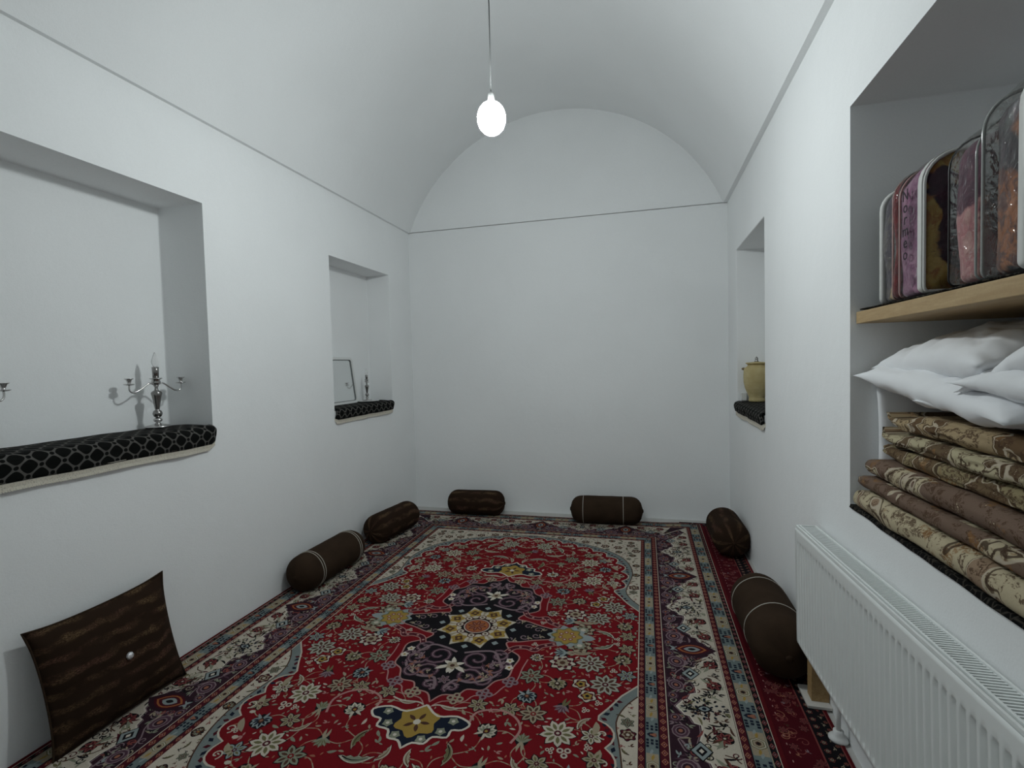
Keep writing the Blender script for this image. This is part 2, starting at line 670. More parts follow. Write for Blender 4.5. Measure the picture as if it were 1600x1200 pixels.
def T(pts, c=(0, 0), a=0.0, s=1.0):
    ca, sa = cos(a) * s, sin(a) * s
    return [(c[0] + p[0] * ca - p[1] * sa, c[1] + p[0] * sa + p[1] * ca) for p in pts]


def ell(rx, ry=None, n=10, cx=0, cy=0):
    ry = rx if ry is None else ry
    return [(cx + rx * cos(2 * PI * k / n), cy + ry * sin(2 * PI * k / n)) for k in range(n)]


def lobed(n, r, a, per=6, ph=0):
    return [(r * (1 + a * cos(n * t)) * cos(t + ph), r * (1 + a * cos(n * t)) * sin(t + ph)) for t in [2 * PI * k / (n * per) for k in range(n * per)]]


def lens(l, wd, bend=0.0, n=6, x0=0.0):
    """leaf from (x0,0) to (x0+l,0), bent sideways"""
    up_, dn = [], []
    for i in range(n + 1):
        t = i / n
        y = bend * l * (t * t)
        h = wd * .5 * sin(PI * t) ** .8
        up_.append((x0 + l * t, y + h)); dn.append((x0 + l * t, y - h))
    return up_ + dn[-2:0:-1]


def strip(pts, wd, taper=False):
    out = []
    n = len(pts)
    L_, R_ = [], []
    for i, p in enumerate(pts):
        q0, q1 = pts[max(i - 1, 0)], pts[min(i + 1, n - 1)]
        dx, dy = q1[0] - q0[0], q1[1] - q0[1]
        d = math.hypot(dx, dy) or 1
        h = wd / 2 * ((1 - .8 * i / (n - 1)) if taper else 1)
        L_.append((p[0] - dy / d * h, p[1] + dx / d * h)); R_.append((p[0] + dy / d * h, p[1] - dx / d * h))
    for i in range(n - 1):
        out.append([L_[i], L_[i + 1], R_[i + 1], R_[i]])
    return out


def starflower(Q, c, s, a, L, n=8, A='cream', B='brown', Ce='red'):
    Q.append((T(lobed(n, s * 1.0, .22, 4), c, a), 'black', L))
    for k in range(n):
        an = a + 2 * PI * k / n
        Q.append((T(lens(s, s * .52, 0, 4, s * .12), c, an), A, L + 1))
        Q.append((T(lens(s * .62, s * .24, 0, 3, s * .26), c, an), B, L + 2))
    Q.append((T(ell(s * .24, n=8), c, a), Ce, L + 3))
    Q.append((T(ell(s * .11, n=6), c, a), A, L + 4))


def rosette(Q, c, s, a, L, n=6, cols=('cream', 'brown', 'sage', 'gold')):
    Q.append((T(lobed(n, s, .14, 5), c, a), 'black', L - 1))
    for i, (r, cc) in enumerate(zip((1, .76, .55, .25), cols)):
        Q.append((T(lobed(n, s * r * .88, .16, 5), c, a + i * .25), cc, L + i))


def palmette(Q, c, s, a, L, cols=('cream', 'sage', 'maroon', 'gold'), n=7):
    # fan of petals along +x
    Q.append((T(lens(s * 1.75, s * 1.75, 0, 6, -s * .55), c, a), 'black', L - 1))
    for k in range(n):
        an = (k - (n - 1) / 2) * 2.7 / (n - 1)
        l = s * (1.15 - .28 * abs(an))
        Q.append((T(lens(l, s * .46, .1 * an, 4), c, a + an), cols[0], L))
        Q.append((T(lens(l * .62, s * .20, .1 * an, 3, l * .22), c, a + an), cols[1], L + 1))
    Q.append((T(lens(s * .72, s * .52, 0, 5, -s * .1), c, a), 'black', L + 2))
    Q.append((T(lens(s * .58, s * .40, 0, 5, -s * .04), c, a), cols[2], L + 3))
    Q.append((T(ell(s * .13, n=7, cx=s * .22), c, a), cols[3], L + 4))
    for sg in (-1, 1):
        Q.append((T(lens(s * .75, s * .24, sg * .35, 4), c, a + sg * 2.2), cols[0], L + 1))


def tulip(Q, c, s, a, L, cols=('pale', 'navy', 'beige')):
    Q.append((T(lens(s * 1.3, s * .95, 0, 5, -s * .5), c, a), 'black', L))
    for an, l in ((-.75, 1.0), (-.38, 1.05), (0, 1.1), (.38, 1.05), (.75, 1.0)):
        Q.append((T(lens(s * l, s * .30, .25 * an, 4, -s * .2), c, a + an), cols[0], L + 1))
    for an in (-.55, -.19, .19, .55):
        Q.append((T(lens(s * .72, s * .1, .2 * an, 3, s * .1), c, a + an), cols[1], L + 2))
    for sg in (-1, 1):
        Q.append((T(lens(s * .95, s * .26, sg * .45, 4, -s * .1), c, a + sg * 2.5), cols[2], L + 1))


def saz(Q, c, s, a, L, cols=('sage', 'black', 'cream'), bend=.35):
    n = 9
    out, inn = [], []
    for i in range(n + 1):
        t = i / n
        x, y = s * 2 * (t - .5), bend * s * 2 * (t - .5) ** 2 * 2
        h = s * .30 * sin(PI * min(t * 1.05, 1)) ** .7
        out.append((x, y + h * (1.25 if i % 2 else .85))); inn.append((x, y - h * .55))
    Q.append((T(out + inn[-2:0:-1], c, a, 1.10), 'black', L - 1))
    Q.append((T(out + inn[-2:0:-1], c, a), cols[2], L))
    Q.append((T([(x, y * .9 + .06 * s) for x, y in out][1:-1] + [(x, y * .9 + .05 * s) for x, y in inn][-2:0:-1], c, a, .86), cols[0], L + 1))
    for st in strip([(s * 1.6 * (t - .5), bend * s * 4 * (t - .5) ** 2 * .8 + .05 * s) for t in frange(0, 1, 6)], s * .09, True):
        Q.append((T(st, c, a), cols[1], L + 2))


def trefoil(Q, c, s, a, L, A='cream', B='maroon'):
    for k in range(3):
        p = T([(s * .55, 0)], c, a + 2 * PI * k / 3)[0]
        Q.append((ell(s * .46, n=8, cx=p[0], cy=p[1]), A, L)); Q.append((ell(s * .22, n=6, cx=p[0], cy=p[1]), B, L + 1))


def sprig(Q, c, s, a, L, A='cream'):
    Q.append((T(lens(s * 1.2, s * .42, .25, 4), c, a), A, L))
    Q.append((T(lens(s * .9, s * .38, -.25, 4), c, a + 1.2), A, L))
    Q.append((T(lens(s * .7, s * .26, 0, 3), c, a - 1.9), A, L))


def scroll(Q, c, s, a, L, col, wd=.007, turns=1.35, flip=1):
    pts = []
    for i in range(15):
        t = i / 14
        r = s * (1 - .82 * t)
        an = turns * 2 * PI * t * flip
        pts.append((r * cos(an), r * sin(an)))
    for st in strip(T(pts, c, a), wd): Q.append((st, col, L))


def inside(p, poly):
    r = False
    j = len(poly) - 1
    for i in range(len(poly)):
        if (poly[i][1] > p[1]) != (poly[j][1] > p[1]) and p[0] < (poly[j][0] - poly[i][0]) * (p[1] - poly[i][1]) / (poly[j][1] - poly[i][1]) + poly[i][0]:
            r = not r
        j = i
    return r


def dist_poly(p, pl):
    return min(math.hypot(p[0] - q[0], p[1] - q[1]) for q in pl)


def smooth_poly(pts, n=4):
    """Catmull-Rom through pts (open)"""
    out = []
    for i in range(len(pts) - 1):
        p0, p1, p2, p3 = pts[max(i - 1, 0)], pts[i], pts[i + 1], pts[min(i + 2, len(pts) - 1)]
        for k in range(n):
            t = k / n
            out.append(tuple(.5 * (2 * p1[d] + (p2[d] - p0[d]) * t + (2 * p0[d] - 5 * p1[d] + 4 * p2[d] - p3[d]) * t * t + (3 * p1[d] - p0[d] - 3 * p2[d] + p3[d]) * t ** 3) for d in (0, 1)))
    return out + [pts[-1]]


def scallops(cusps, bulge, n=6):
    """open chain of arcs through the cusps, bulging to the left of the direction of travel"""
    out = []
    for (x0, y0), (x1, y1) in zip(cusps, cusps[1:]):
        dx, dy = x1 - x0, y1 - y0
        for k in range(n):
            t = k / n
            h = bulge * sin(PI * t) ** .75
            d = math.hypot(dx, dy)
            out.append((x0 + dx * t + dy / d * h, y0 + dy * t - dx / d * h))
    return out + [cusps[-1]]


def main_carpet():
    rnd = random.Random(11)
    cx, cy = -.913, 2.605

    def zf(x, y):
        return .0085 + .0068 * min(max((x - K0) / (K1 - K0), 0), 1)
    FU, FV = .868, 1.535                # half field
    K0, K1 = .16, .27                   # where it rides up onto the runner
    P = Pat(zf, (cx, cy), (K0, K1))
    bands = [(0, .029, 'maroon'), (.029, .081, 'blue'), (.081, .117, 'maroon'), (.117, .374, 'aub'), (.374, .405, 'maroon'),
             (.405, .470, 'blue'), (.470, .498, 'black'), (.498, .516, 'dred')]
    W = .516
    # ground of every band as four mitred strips
    for a, b, c in bands:
        for sg in (1, -1):
            n = 24
            for i in range(n):
                f0, f1 = -1 + 2 * i / n, -1 + 2 * (i + 1) / n
                P.raw([(f0 * (FU + a), sg * (FV + a)), (f1 * (FU + a), sg * (FV + a)), (f1 * (FU + b), sg * (FV + b)), (f0 * (FU + b), sg * (FV + b))], c, 0)
            for i in range(3):
                f0, f1 = -1 + 2 * i / 3, -1 + 2 * (i + 1) / 3
                P.raw([(sg * (FU + a), f0 * (FV + a)), (sg * (FU + a), f1 * (FV + a)), (sg * (FU + b), f1 * (FV + b)), (sg * (FU + b), f0 * (FV + b))], c, 0)
    P.raw([(-FU, -FV), (FU, -FV), (FU, FV), (-FU, FV)], 'red', 0)
    # thin lines between bands
    for e, c, wd in ((0, 'cream', .005), (.029, 'black', .004), (.081, 'black', .004), (.117, 'cream', .004), (.374, 'cream', .004), (.405, 'black', .004), (.470, 'beige', .004), (.497, 'cream', .003)):
        a, b = e - wd / 2, e + wd / 2
        for sg in (1, -1):
            for i in range(12):
                f0, f1 = -1 + 2 * i / 12, -1 + 2 * (i + 1) / 12
                P.raw([(f0 * (FU + a), sg * (FV + a)), (f1 * (FU + a), sg * (FV + a)), (f1 * (FU + b), sg * (FV + b)), (f0 * (FU + b), sg * (FV + b))], c, 2)
            P.raw([(sg * (FU + a), -(FV + a)), (sg * (FU + a), FV + a), (sg * (FU + b), FV + b), (sg * (FU + b), -(FV + b))], c, 2)
    # each side runs along s, across t (metres outward from the field edge)
    sides = [(FU, FV, lambda s, t: (FU + t, s)), (FU, FV, lambda s, t: (-FU - t, -s)), (FV, FU, lambda s, t: (-s, FV + t)), (FV, FU, lambda s, t: (s, -FV - t))]

    def onside(mp, Q):
        for pts, c, l in Q: P.raw([mp(p[0], p[1]) for p in pts], c, l)
    for _, half, mp in sides:
        Q = []
        # chains of small lozenges
        for t0, wd, ca, cb in ((.0145, .029, 'salmon', 'dred'), (.099, .036, 'salmon', 'dred'), (.3895, .031, 'salmon', 'dred'), (.484, .028, 'rose', 'navy')):
            n = int(2 * (half + t0) / .042)
            for i in range(n):
                s0 = -(half + t0) + (i + .5) * 2 * (half + t0) / n
                d = .0165
                q = wd * .36
                Q.append(([(s0 - d, t0), (s0, t0 + q), (s0 + d, t0), (s0, t0 - q)], ca, 3))
                Q.append(([(s0 - d * .62, t0), (s0, t0 + q * .6), (s0 + d * .62, t0), (s0, t0 - q * .6)], cb, 4))
                Q.append(([(s0 - d * .25, t0), (s0, t0 + q * .25), (s0 + d * .25, t0), (s0, t0 - q * .25)], 'pink', 5))
        # guard stripes: rosettes between clusters of dark dashes
        for t0, wd in ((.055, .050), (.4375, .063)):
            n = max(2, int(round(2 * (half + t0) / .31)))
            st = 2 * (half + t0) / n
            for i in range(n):
                s0 = -(half + t0) + (i + .5) * st
                k = wd / .063
                Q.append(([(s0 - .062, t0 - wd / 2 + .003), (s0 + .062, t0 - wd / 2 + .003), (s0 + .062, t0 + wd / 2 - .003), (s0 - .062, t0 + wd / 2 - .003)], 'beige', 1))
                for j, (r, c) in enumerate(((.030, 'olive'), (.0265, 'cream'), (.022, 'olive'), (.0185, 'beige'), (.0105, 'brown'), (.006, 'black'))):
                    Q.append((T(lobed(6, r * k, .07, 4), (s0, t0)), c, 3 + j))
                for sg in (-1, 1):
                    Q.append((T(lens(.03, .012, .2, 3), (s0 + sg * .028, t0), 0 if sg > 0 else PI), 'gold', 3))
                c0 = s0 + st / 2
                Q.append((T(lens(.05 * k, .034 * k, 0, 4, -.025 * k), (c0, t0), PI / 2), 'navy', 3))
                for an in (-.5, 0, .5):
                    Q.append((T(lens(.038 * k, .012 * k, 0, 3, -.012 * k), (c0, t0), PI / 2 + an), 'salmon', 4))
                for dd in (.030, .046, .062):
                    for sg in (-1, 1):
                        for tt in (-.34, 0, .34):
                            if dd > .06 and tt == 0: continue
                            h = wd * .10
                            xx = c0 + sg * dd
                            Q.append(([(xx - .006, t0 + wd * tt - h), (xx + .006, t0 + wd * tt - h), (xx + .006, t0 + wd * tt + h), (xx - .006, t0 + wd * tt + h)], 'navy', 3))
                for sg in (-1, 1):
                    Q.append((T(lens(.028, .012, .3, 3), (c0 + sg * .075, t0), 0 if sg > 0 else PI), 'pale', 3))
        # main border: dark inner half, ivory outer half meeting in a scalloped zigzag
        t0, wd = .121, .249
        per = 2 * (half + .245) / (round((half + .245) * 2 / .83))
        n = int(round(2 * (half + .245) / per))
        hp = per / 2
        prof = [(-hp, .14), (-hp + .02, .20), (-hp + .045, .26), (-hp + .05, .34), (-hp + .09, .40), (-hp + .10, .50), (-hp + .14, .50), (-.235, .42), (-.205, .38), (-.175, .42), (-.15, .55), (-.12, .58),
                (-.11, .68), (-.075, .72), (-.06, .82), (-.03, .86), (0, .97)]
        prof = prof + [(-a, b) for a, b in prof[-2::-1]]
        # the long sides carry a dark point at the middle
        off = 0 if n % 2 else .5
        for i in range(-n, n + 1):
            s0 = (i + (0 if n % 2 else 0)) * per
            if abs(s0) > half + .30: continue
            lim = lambda s, t: min(max(s, -(half + t)), half + t)
            poly = [(lim(s0 + a, t0 + wd * b), t0 + wd * b) for a, b in prof]
            Q.append((poly + [(lim(s0 + hp, t0 + wd), t0 + wd), (lim(s0 - hp, t0 + wd), t0 + wd)], 'cream', 1))
            for st in strip(poly, .007): Q.append((st, 'ivory', 3))
            for st in strip([(p[0], p[1] - .009) for p in poly], .004): Q.append((st, 'mauve', 3))
            B = []
            # dark palmette on the point
            c = (s0, t0 + wd * .50)
            for j, (rx, ry, cc) in enumerate(((.085, .115, 'aub'), (.062, .085, 'maroon'), (.052, .07, 'orange'), (.043, .058, 'maroon'), (.03, .04, 'pale'), (.014, .02, 'black'))):
                B.append((T(lens(2 * ry, rx * 1.5, 0, 6, -ry), (c[0], c[1] + .01), PI / 2), cc, 4 + j))
            for sg in (-1, 1):
                B.append((T(lens(.05, .02, .4 * sg, 4), (c[0] + sg * .02, c[1] - .06), PI / 2 + sg * 1.9), 'pale', 4))
            # pale palmette of seeds, pointing inward
            for s1 in (s0 + hp,):
                c = (s1, t0 + wd * .58)
                B.append((T(lens(.235, .17, 0, 7, -.115), c, -PI / 2), 'ivory', 2))
                for ring, (rr, m_) in enumerate(((.030, 6), (.052, 9), (.074, 12))):
                    for k in range(m_):
                        an = 2 * PI * k / m_ + ring * .3
                        B.append((T(ell(.0075 + .001 * ring, .0055, 6), (c[0] + rr * .80 * cos(an), c[1] + rr * 1.15 * sin(an)), an), 'navy' if k % 3 else 'black', 5))
                B.append((T(lens(.066, .046, 0, 4, -.033), c, PI / 2), 'black', 4)); B.append((T(lens(.046, .03, 0, 4, -.023), c, PI / 2), 'pale', 5)); B.append((T(ell(.009), c), 'navy', 6))
            # lozenges on the edge, carnations in the ivory, roundels in the dark
            for sg in (-1, 1):
                c = (s0 + sg * .205, t0 + wd * .44)
                for j, (r, cc) in enumerate(((.052, 'black'), (.045, 'pale'), (.026, 'black'), (.012, 'ivory'))):
                    B.append((T([(r, 0), (0, r * .8), (-r, 0), (0, -r * .8)], c), cc, 4 + j))
                for ds, tt in ((.135, .80), (.275, .78)):
                    c = (s0 + sg * ds, t0 + wd * tt)
                    an = PI / 2 + sg * (.9 if ds < .2 else -.9)
                    palmette(B, c, .040, an, 4, ('rose', 'maroon', 'brown', 'cream'), 5)
                    for st in strip(T([(-.055, -.03), (-.03, -.05), (0, -.052), (.04, -.04)], c, an), .005): B.append((st, 'brown', 4))
                    B.append((T(lens(.06, .016, .3, 4), c, an + 2.7), 'sage', 4))
                    B.append((T(lens(.05, .014, -.3, 4), c, an - 2.5), 'brown', 4))
                for ds, tt, r in ((.115, .22, .040), (.30, .17, .034), (.375, .10, .026), (.05, .10, .026)):
                    c = (s0 + sg * ds, t0 + wd * tt)
                    for j, (q, cc) in enumerate(((1, 'mauve'), (.86, 'purple'), (.6, 'mauve'), (.48, 'aub'), (.25, 'salmon'))):
                        B.append((T(ell(r * 1.15 * q, r * q, 10), c, sg * .4), cc, 4 + j))
                for st in strip([(s0 + sg * a, t0 + wd * b) for a, b in ((.03, .30), (.07, .36), (.12, .40), (.16, .33), (.20, .20), (.25, .12), (.31, .30), (.35, .16))], .006):
                    B.append((st, 'mauve', 3))
                for ds, tt in ((.17, .12), (.235, .26), (.075, .40), (.335, .30), (.03, .04)):
                    sprig(B, (s0 + sg * ds, t0 + wd * tt), .022, rnd.uniform(0, 6), 4, rnd.choice(('mauve', 'sage', 'pale', 'rose')))
            for _k in range(230):
                ds, tt = rnd.uniform(-hp, hp), rnd.uniform(.03, .97)
                c = (s0 + ds, t0 + wd * tt)
                in_pale = not inside((ds, tt), prof + [(hp, -1), (-hp, -1)])
                cc = rnd.choice(('brown', 'black', 'maroon', 'olive', 'sage', 'black')) if in_pale else rnd.choice(('mauve', 'purple', 'rose', 'beige', 'black', 'sage'))
                k_ = rnd.random()
                if k_ < .45: sprig(B, c, rnd.uniform(.016, .028), rnd.uniform(0, 6), 3, cc)
                elif k_ < .75:
                    B.append((T(lens(.05, .011, rnd.choice((-.5, .5)), 4, -.025), c, rnd.uniform(0, 6)), cc, 3))
                else: scroll(B, c, .018, rnd.uniform(0, 6), 3, cc, .0045, 1.1, rnd.choice((-1, 1)))
            for pts, cc, l in B:
                m_ = sum(p[0] for p in pts) / len(pts); tm = sum(p[1] for p in pts) / len(pts)
                if abs(m_) < half + tm - .012 and max(p[1] for p in pts) < t0 + wd + .001 and min(p[1] for p in pts) > t0 - .001:
                    Q.append((pts, cc, l))
        onside(mp, Q)
    # ---- corner spandrels
    cusps = [(.715, .60), (.752, .745), (.742, .895), (.700, 1.035), (.625, 1.15), (.520, 1.235), (.395, 1.305), (.265, 1.362), (.132, 1.405), (0, 1.425)]
    edge = [(FU, .345), (.80, .43), (.75, .52), (.715, .575)] + scallops(cusps, .048)
    def grow(pl, d):
        out = []
        for i, p in enumerate(pl):
            a, b = pl[max(i - 1, 0)], pl[min(i + 1, len(pl) - 1)]
            dx, dy = b[0] - a[0], b[1] - a[1]
            q = math.hypot(dx, dy) or 1
            out.append((min(max(p[0] + dy / q * d, 0), FU), min(max(p[1] - dx / q * d, .0), FV)))
        return out
    sm = [(FU, .345), (.78, .46), (.725, .58)] + [((a[0] + b[0]) / 2 + .030, (a[1] + b[1]) / 2 + .030) for a, b in zip(cusps, cusps[1:])] + [(0, 1.462)]
    inner = smooth_poly([(FU, .42), (.815, .50), (.785, .60)] + [(p[0] + .042, p[1] + .036) for p in sm[3:-1]] + [(0, 1.505)], 3)
    inner = [(min(p[0], FU), min(p[1], FV)) for p in inner]
    Q = []
    Q.append((edge + [(0, FV), (FU, FV)], 'band', 1))
    Q.append((inner + [(0, FV), (FU, FV)], 'cream', 2))
    for st in strip(edge, .008): Q.append((st, 'cream', 4))
    for st in strip(inner, .006): Q.append((st, 'brown', 4))
    mid = [((a[0] + b[0]) / 2, (a[1] + b[1]) / 2) for a, b in zip(smooth_poly(sm, 4), smooth_poly(inner[::3] + [inner[-1]], 4))]
    for i, p in enumerate(sm[3:-1]):
        pass
    ms = smooth_poly([(p[0] + .012, p[1] + .010) for p in sm[1:]], 4)
    for i, p in enumerate(ms):
        if p[0] < FU - .02 and i % 1 == 0:
            Q.append((T([(.016, 0), (0, .010), (-.016, 0), (0, -.010)], p, i * .9), 'navy' if i % 2 else 'maroon', 4))
    # red arabesques curling inside every scallop
    for a, b in zip(cusps, cusps[1:]):
        c = ((a[0] + b[0]) / 2, (a[1] + b[1]) / 2)
        an = math.atan2(b[1] - a[1], b[0] - a[0])
        Q.append((T(lens(.085, .030, .35, 5, -.045), (c[0] - .015, c[1] - .018), an), 'beige', 5))
        scroll(Q, (c[0] + .006, c[1] + .004), .026, an, 5, 'cream', .006, 1.0)
        Q.append((T(ell(.014, .010, 7), (b[0] - .03, b[1] - .03)), 'cream', 5))
    # ivory corner ground filled with dark sprigs
    pts = []
    tries = 0
    while tries < 9000:
        tries += 1
        p = (rnd.uniform(.02, FU - .02), rnd.uniform(.45, FV - .015))
        r = rnd.choice((.028, .020, .014, .011, .009)) if tries > 500 else .040
        if not inside(p, inner + [(0, FV), (FU, FV)]) or dist_poly(p, inner) < r * .7: continue
        if any(math.hypot(p[0] - q[0], p[1] - q[1]) < (r + q[2]) * .92 for q in pts): continue
        if p[0] > FU - r * .7 or p[1] > FV - r * .7: continue
        pts.append((p[0], p[1], r))
    for x, y, r in pts:
        a = rnd.uniform(0, 6.3)
        k = rnd.random()
        if r > .035: (palmette if k < .5 else rosette)(Q, (x, y), r * .8, a, 5, **({'cols': ('brown', 'sage', 'rose', 'gold')} if k < .5 else {'cols': ('maroon', 'beige', 'brown', 'cream')}))
        elif r > .018: saz(Q, (x, y), r, a, 5, ('olive', 'black', 'brown')) if k < .5 else starflower(Q, (x, y), r * .9, a, 5, 6, 'sage', 'brown', 'maroon')
        else: sprig(Q, (x, y), r * 1.15, a, 5, rnd.choice(('brown', 'black', 'maroon', 'olive', 'rose')))
    P.emit(Q)
    # ---- medallion
    q = smooth_poly([(0, .645), (.035, .59), (.10, .575), (.13, .53), (.20, .52), (.235, .45), (.285, .41), (.29, .33), (.30, .24), (.235, .185), (.205, .125), (.27, .105), (.34, .075), (.43, .045), (.455, 0)], 4)
    ring = q + [(x, -y) for x, y in q[-2::-1]] + [(-x, -y) for x, y in q[1:]] + [(-x, y) for x, y in q[-2:0:-1]]
    P.raw(ring, 'black', 2)
    for st in strip(ring + [ring[0]], .008): P.raw(st, 'pink', 6)
    q2 = smooth_poly([(0, .700), (.05, .63), (.14, .615), (.175, .565), (.25, .55), (.285, .48), (.33, .43), (.335, .33), (.345, .25)], 4)
    Q = []
    for st in strip(q2, .006): Q.append((st, 'pink', 5))
    Q.append((q2 + q[::-1][len(q) - len(q) * 9 // 14:], 'maroon', 1)) if False else None
    for x, y in ((.10, .60), (.215, .545), (.305, .44)):      # knots of four blossoms on the rim
        for dx, dy in ((-.022, 0), (.022, 0), (0, .022), (0, -.022)):
            Q.append((ell(.0175, n=8, cx=x + dx, cy=y + dy), 'mauve' if x > .2 else 'beige', 7)); Q.append((ell(.008, n=6, cx=x + dx, cy=y + dy), 'maroon', 8))
    # cloud bands beside the waist
    cb = smooth_poly([(.225, .215), (.255, .165), (.315, .150), (.36, .165), (.385, .125), (.43, .10), (.455, .085)], 4)
    for st in strip(cb, .034): Q.append((st, 'pink', 6))
    for st in strip(cb, .023): Q.append((st, 'maroon', 7))
    for i in range(2, len(cb), 4): Q.append((ell(.008, n=6, cx=cb[i][0], cy=cb[i][1]), 'pink', 8))
    # violet arabesque inside the lobes
    for x, y, s, a, fl in ((.10, .30, .075, 1, 1), (.20, .34, .06, 3, -1), (.10, .44, .065, 0, -1), (.20, .25, .05, 4, 1), (.055, .53, .04, 2, 1), (.17, .45, .05, 5, 1), (.245, .32, .035, 1, -1)):
        scroll(Q, (x, y), s, a, 4, 'purple', .020, 1.3, fl); scroll(Q, (x, y), s, a, 5, 'mauve', .006, 1.3, fl)
    for st in strip(smooth_poly([(.02, .26), (.08, .235), (.16, .22), (.20, .27), (.24, .36), (.21, .43), (.13, .48), (.05, .48), (.02, .56)], 4), .014): Q.append((st, 'mauve', 4))
    for k in range(26):
        x, y = rnd.uniform(.03, .26), rnd.uniform(.22, .56)
        if inside((x, y), ring): sprig(Q, (x, y), .022, rnd.uniform(0, 6), 6, rnd.choice(('mauve', 'beige', 'purple', 'salmon', 'mauve')))
    for x, y in ((.262, .28), (.272, .335)):
        Q.append((T(lobed(5, .019, .2, 3), (x, y)), 'ivory', 6)); Q.append((ell(.007, n=6, cx=x, cy=y), 'gold', 7))
    for x, y, a in ((.30, .055, .2), (.36, .03, .1), (.235, .09, .6)):
        sprig(Q, (x, y), .026, a, 6, 'beige'); scroll(Q, (x - .02, y), .026, a, 5, 'mauve', .007, 1.0)
    P.emit(Q)
    Q = []
    for y in (.375,):       # ivory lily in each lobe
        for an, l in ((.25, .085), (1.2, .06), (-.8, .06), (PI - .25, .085), (PI - 1.2, .06), (PI + .8, .06), (-PI / 2, .07)):
            Q.append((T(lens(l, .026, .25 * (1 if abs(an) < 1.5 else -1), 5), (0, y), an), 'ivory', 7))
        Q.append((T(lobed(5, .028, .2, 4), (0, y)), 'beige', 8)); Q.append((ell(.012, n=7, cx=0, cy=y), 'brown', 9))
        starflower(Q, (0, .485), .03, 0, 6, 6, 'mauve', 'purple', 'brown')
    # pendants
    pen = smooth_poly([(0, .665), (.07, .72), (.15, .705), (.215, .735), (.195, .775), (.155, .785), (.15, .825), (.095, .835), (.075, .875), (.03, .88), (0, .915)], 3)
    pen = pen + [(-x, y) for x, y in pen[-2:0:-1]]
    Q.append((pen, 'navy', 5))
    for st in strip(pen + [pen[0]], .010): Q.append((st, 'ivory', 8))
    Q.append((T(lobed(6, .084, .14, 6, PI / 2), (0, .765)), 'gold', 7)); Q.append(([(0, .67), (.055, .72), (0, .76), (-.055, .72)], 'gold', 7))
    for k in range(5):
        Q.append((T(lens(.045, .018, 0, 4, .012), (0, .77), 2 * PI * k / 5), 'brown', 8))
    Q.append((ell(.016, n=8, cx=0, cy=.77), 'ivory', 9))
    for sg in (-1, 1):
        for x, y in ((.145, .735), (.115, .80), (.055, .855)):
            Q.append((T(lobed(5, .020, .2, 3), (sg * x, y)), 'sage', 7)); Q.append((ell(.008, n=6, cx=sg * x, cy=y), 'ivory', 8))
        # tendrils sweeping from the pendant
        for st in strip(smooth_poly([(sg * .21, .735), (sg * .22, .665), (sg * .30, .63), (sg * .38, .655), (sg * .42, .72), (sg * .40, .80)], 5), .010): Q.append((st, 'pink', 6))
        for st in strip(smooth_poly([(sg * .02, .665), (sg * .05, .655), (sg * .12, .66), (sg * .17, .645)], 4), .008): Q.append((st, 'cream', 6))
    P.emit(Q, ((1, 1), (1, -1)))
    # side palmettes and blue tulips
    Q = []
    Q.append((T(lobed(10, .096, .12, 5), (.50, 0)), 'pale', 5)); Q.append((T(lobed(8, .078, .12, 5), (.50, 0)), 'olive', 6)); Q.append((T(lobed(8, .068, .15, 5), (.50, 0)), 'gold', 7))
    for k in range(7):
        p = T([(.036, 0)], (.50, 0), 2 * PI * k / 7)[0]
        Q.append((ell(.0125, n=7, cx=p[0], cy=p[1]), 'rose', 8)); Q.append((ell(.006, n=6, cx=p[0], cy=p[1]), 'cream', 9))
    Q.append((T(lens(.09, .06, 0, 4), (.56, 0), 0), 'pale', 5))
    for sg in (-1, 1):
        tulip(Q, (.515, sg * .155), .068, PI - sg * .15, 5)
        saz(Q, (.60, sg * .15), .055, .2, 5, ('beige', 'brown', 'beige'))
    P.emit(Q, ((1, 1), (-1, 1)))
    # star of eight
    P.raw(lobed(8, .205, .10, 8, PI / 8), 'black', 7)
    Q = []
    for k in range(8):
        an = 2 * PI * (k + .5) / 8
        sh = [(.085, 0), (.10, .052), (.145, .066), (.165, .04), (.222, 0), (.165, -.04), (.145, -.066), (.10, -.052)]
        Q.append((T(sh, (0, 0), an), 'beige', 8))
        Q.append((T([(x * .97 + .006, y * .78) for x, y in sh], (0, 0), an), 'cream', 9))
        Q.append((T(lobed(5, .040, .18, 4), T([(.148, 0)], (0, 0), an)[0], an), 'gold', 10))
        Q.append((T(lobed(4, .022, .2, 4), T([(.148, 0)], (0, 0), an)[0], an), 'brown', 11))
        Q.append((ell(.009, n=6, cx=.148 * cos(an), cy=.148 * sin(an)), 'gold', 12))
        a2 = 2 * PI * k / 8
        p = (.098 * cos(a2), .098 * sin(a2))
        Q.append((ell(.024, n=8, cx=p[0], cy=p[1]), 'maroon', 10)); Q.append((ell(.018, n=8, cx=p[0], cy=p[1]), 'cream', 11)); Q.append((ell(.008, n=6, cx=p[0], cy=p[1]), 'brown', 12))
        p = (.205 * cos(a2), .205 * sin(a2))
        Q.append((T(lobed(4, .016, .2, 3), p), 'pale', 10))
    for j, (r, c) in enumerate(((.074, 'cream'), (.068, 'rose'), (.060, 'orange'))):
        Q.append((ell(r, n=20), c, 11 + j))
    for k in range(8):
        Q.append((T(lens(.046, .020, 0, 4, .008), (0, 0), 2 * PI * k / 8), 'maroon', 14)); Q.append((T(lens(.034, .011, 0, 4, .012), (0, 0), 2 * PI * k / 8), 'salmon', 15))
    P.emit(Q, ((1, 1),))
    # ---- scattered flowers of the red field, four-fold mirrored
    field = edge + [(0, 1.425), (0, 0), (FU, 0)]
    keep = [p for p in q2 + cb] + [(.50, y / 50) for y in range(-5, 6)] + [(.6, 0), (.515, .15), (.6, .15), (.45, .15)]
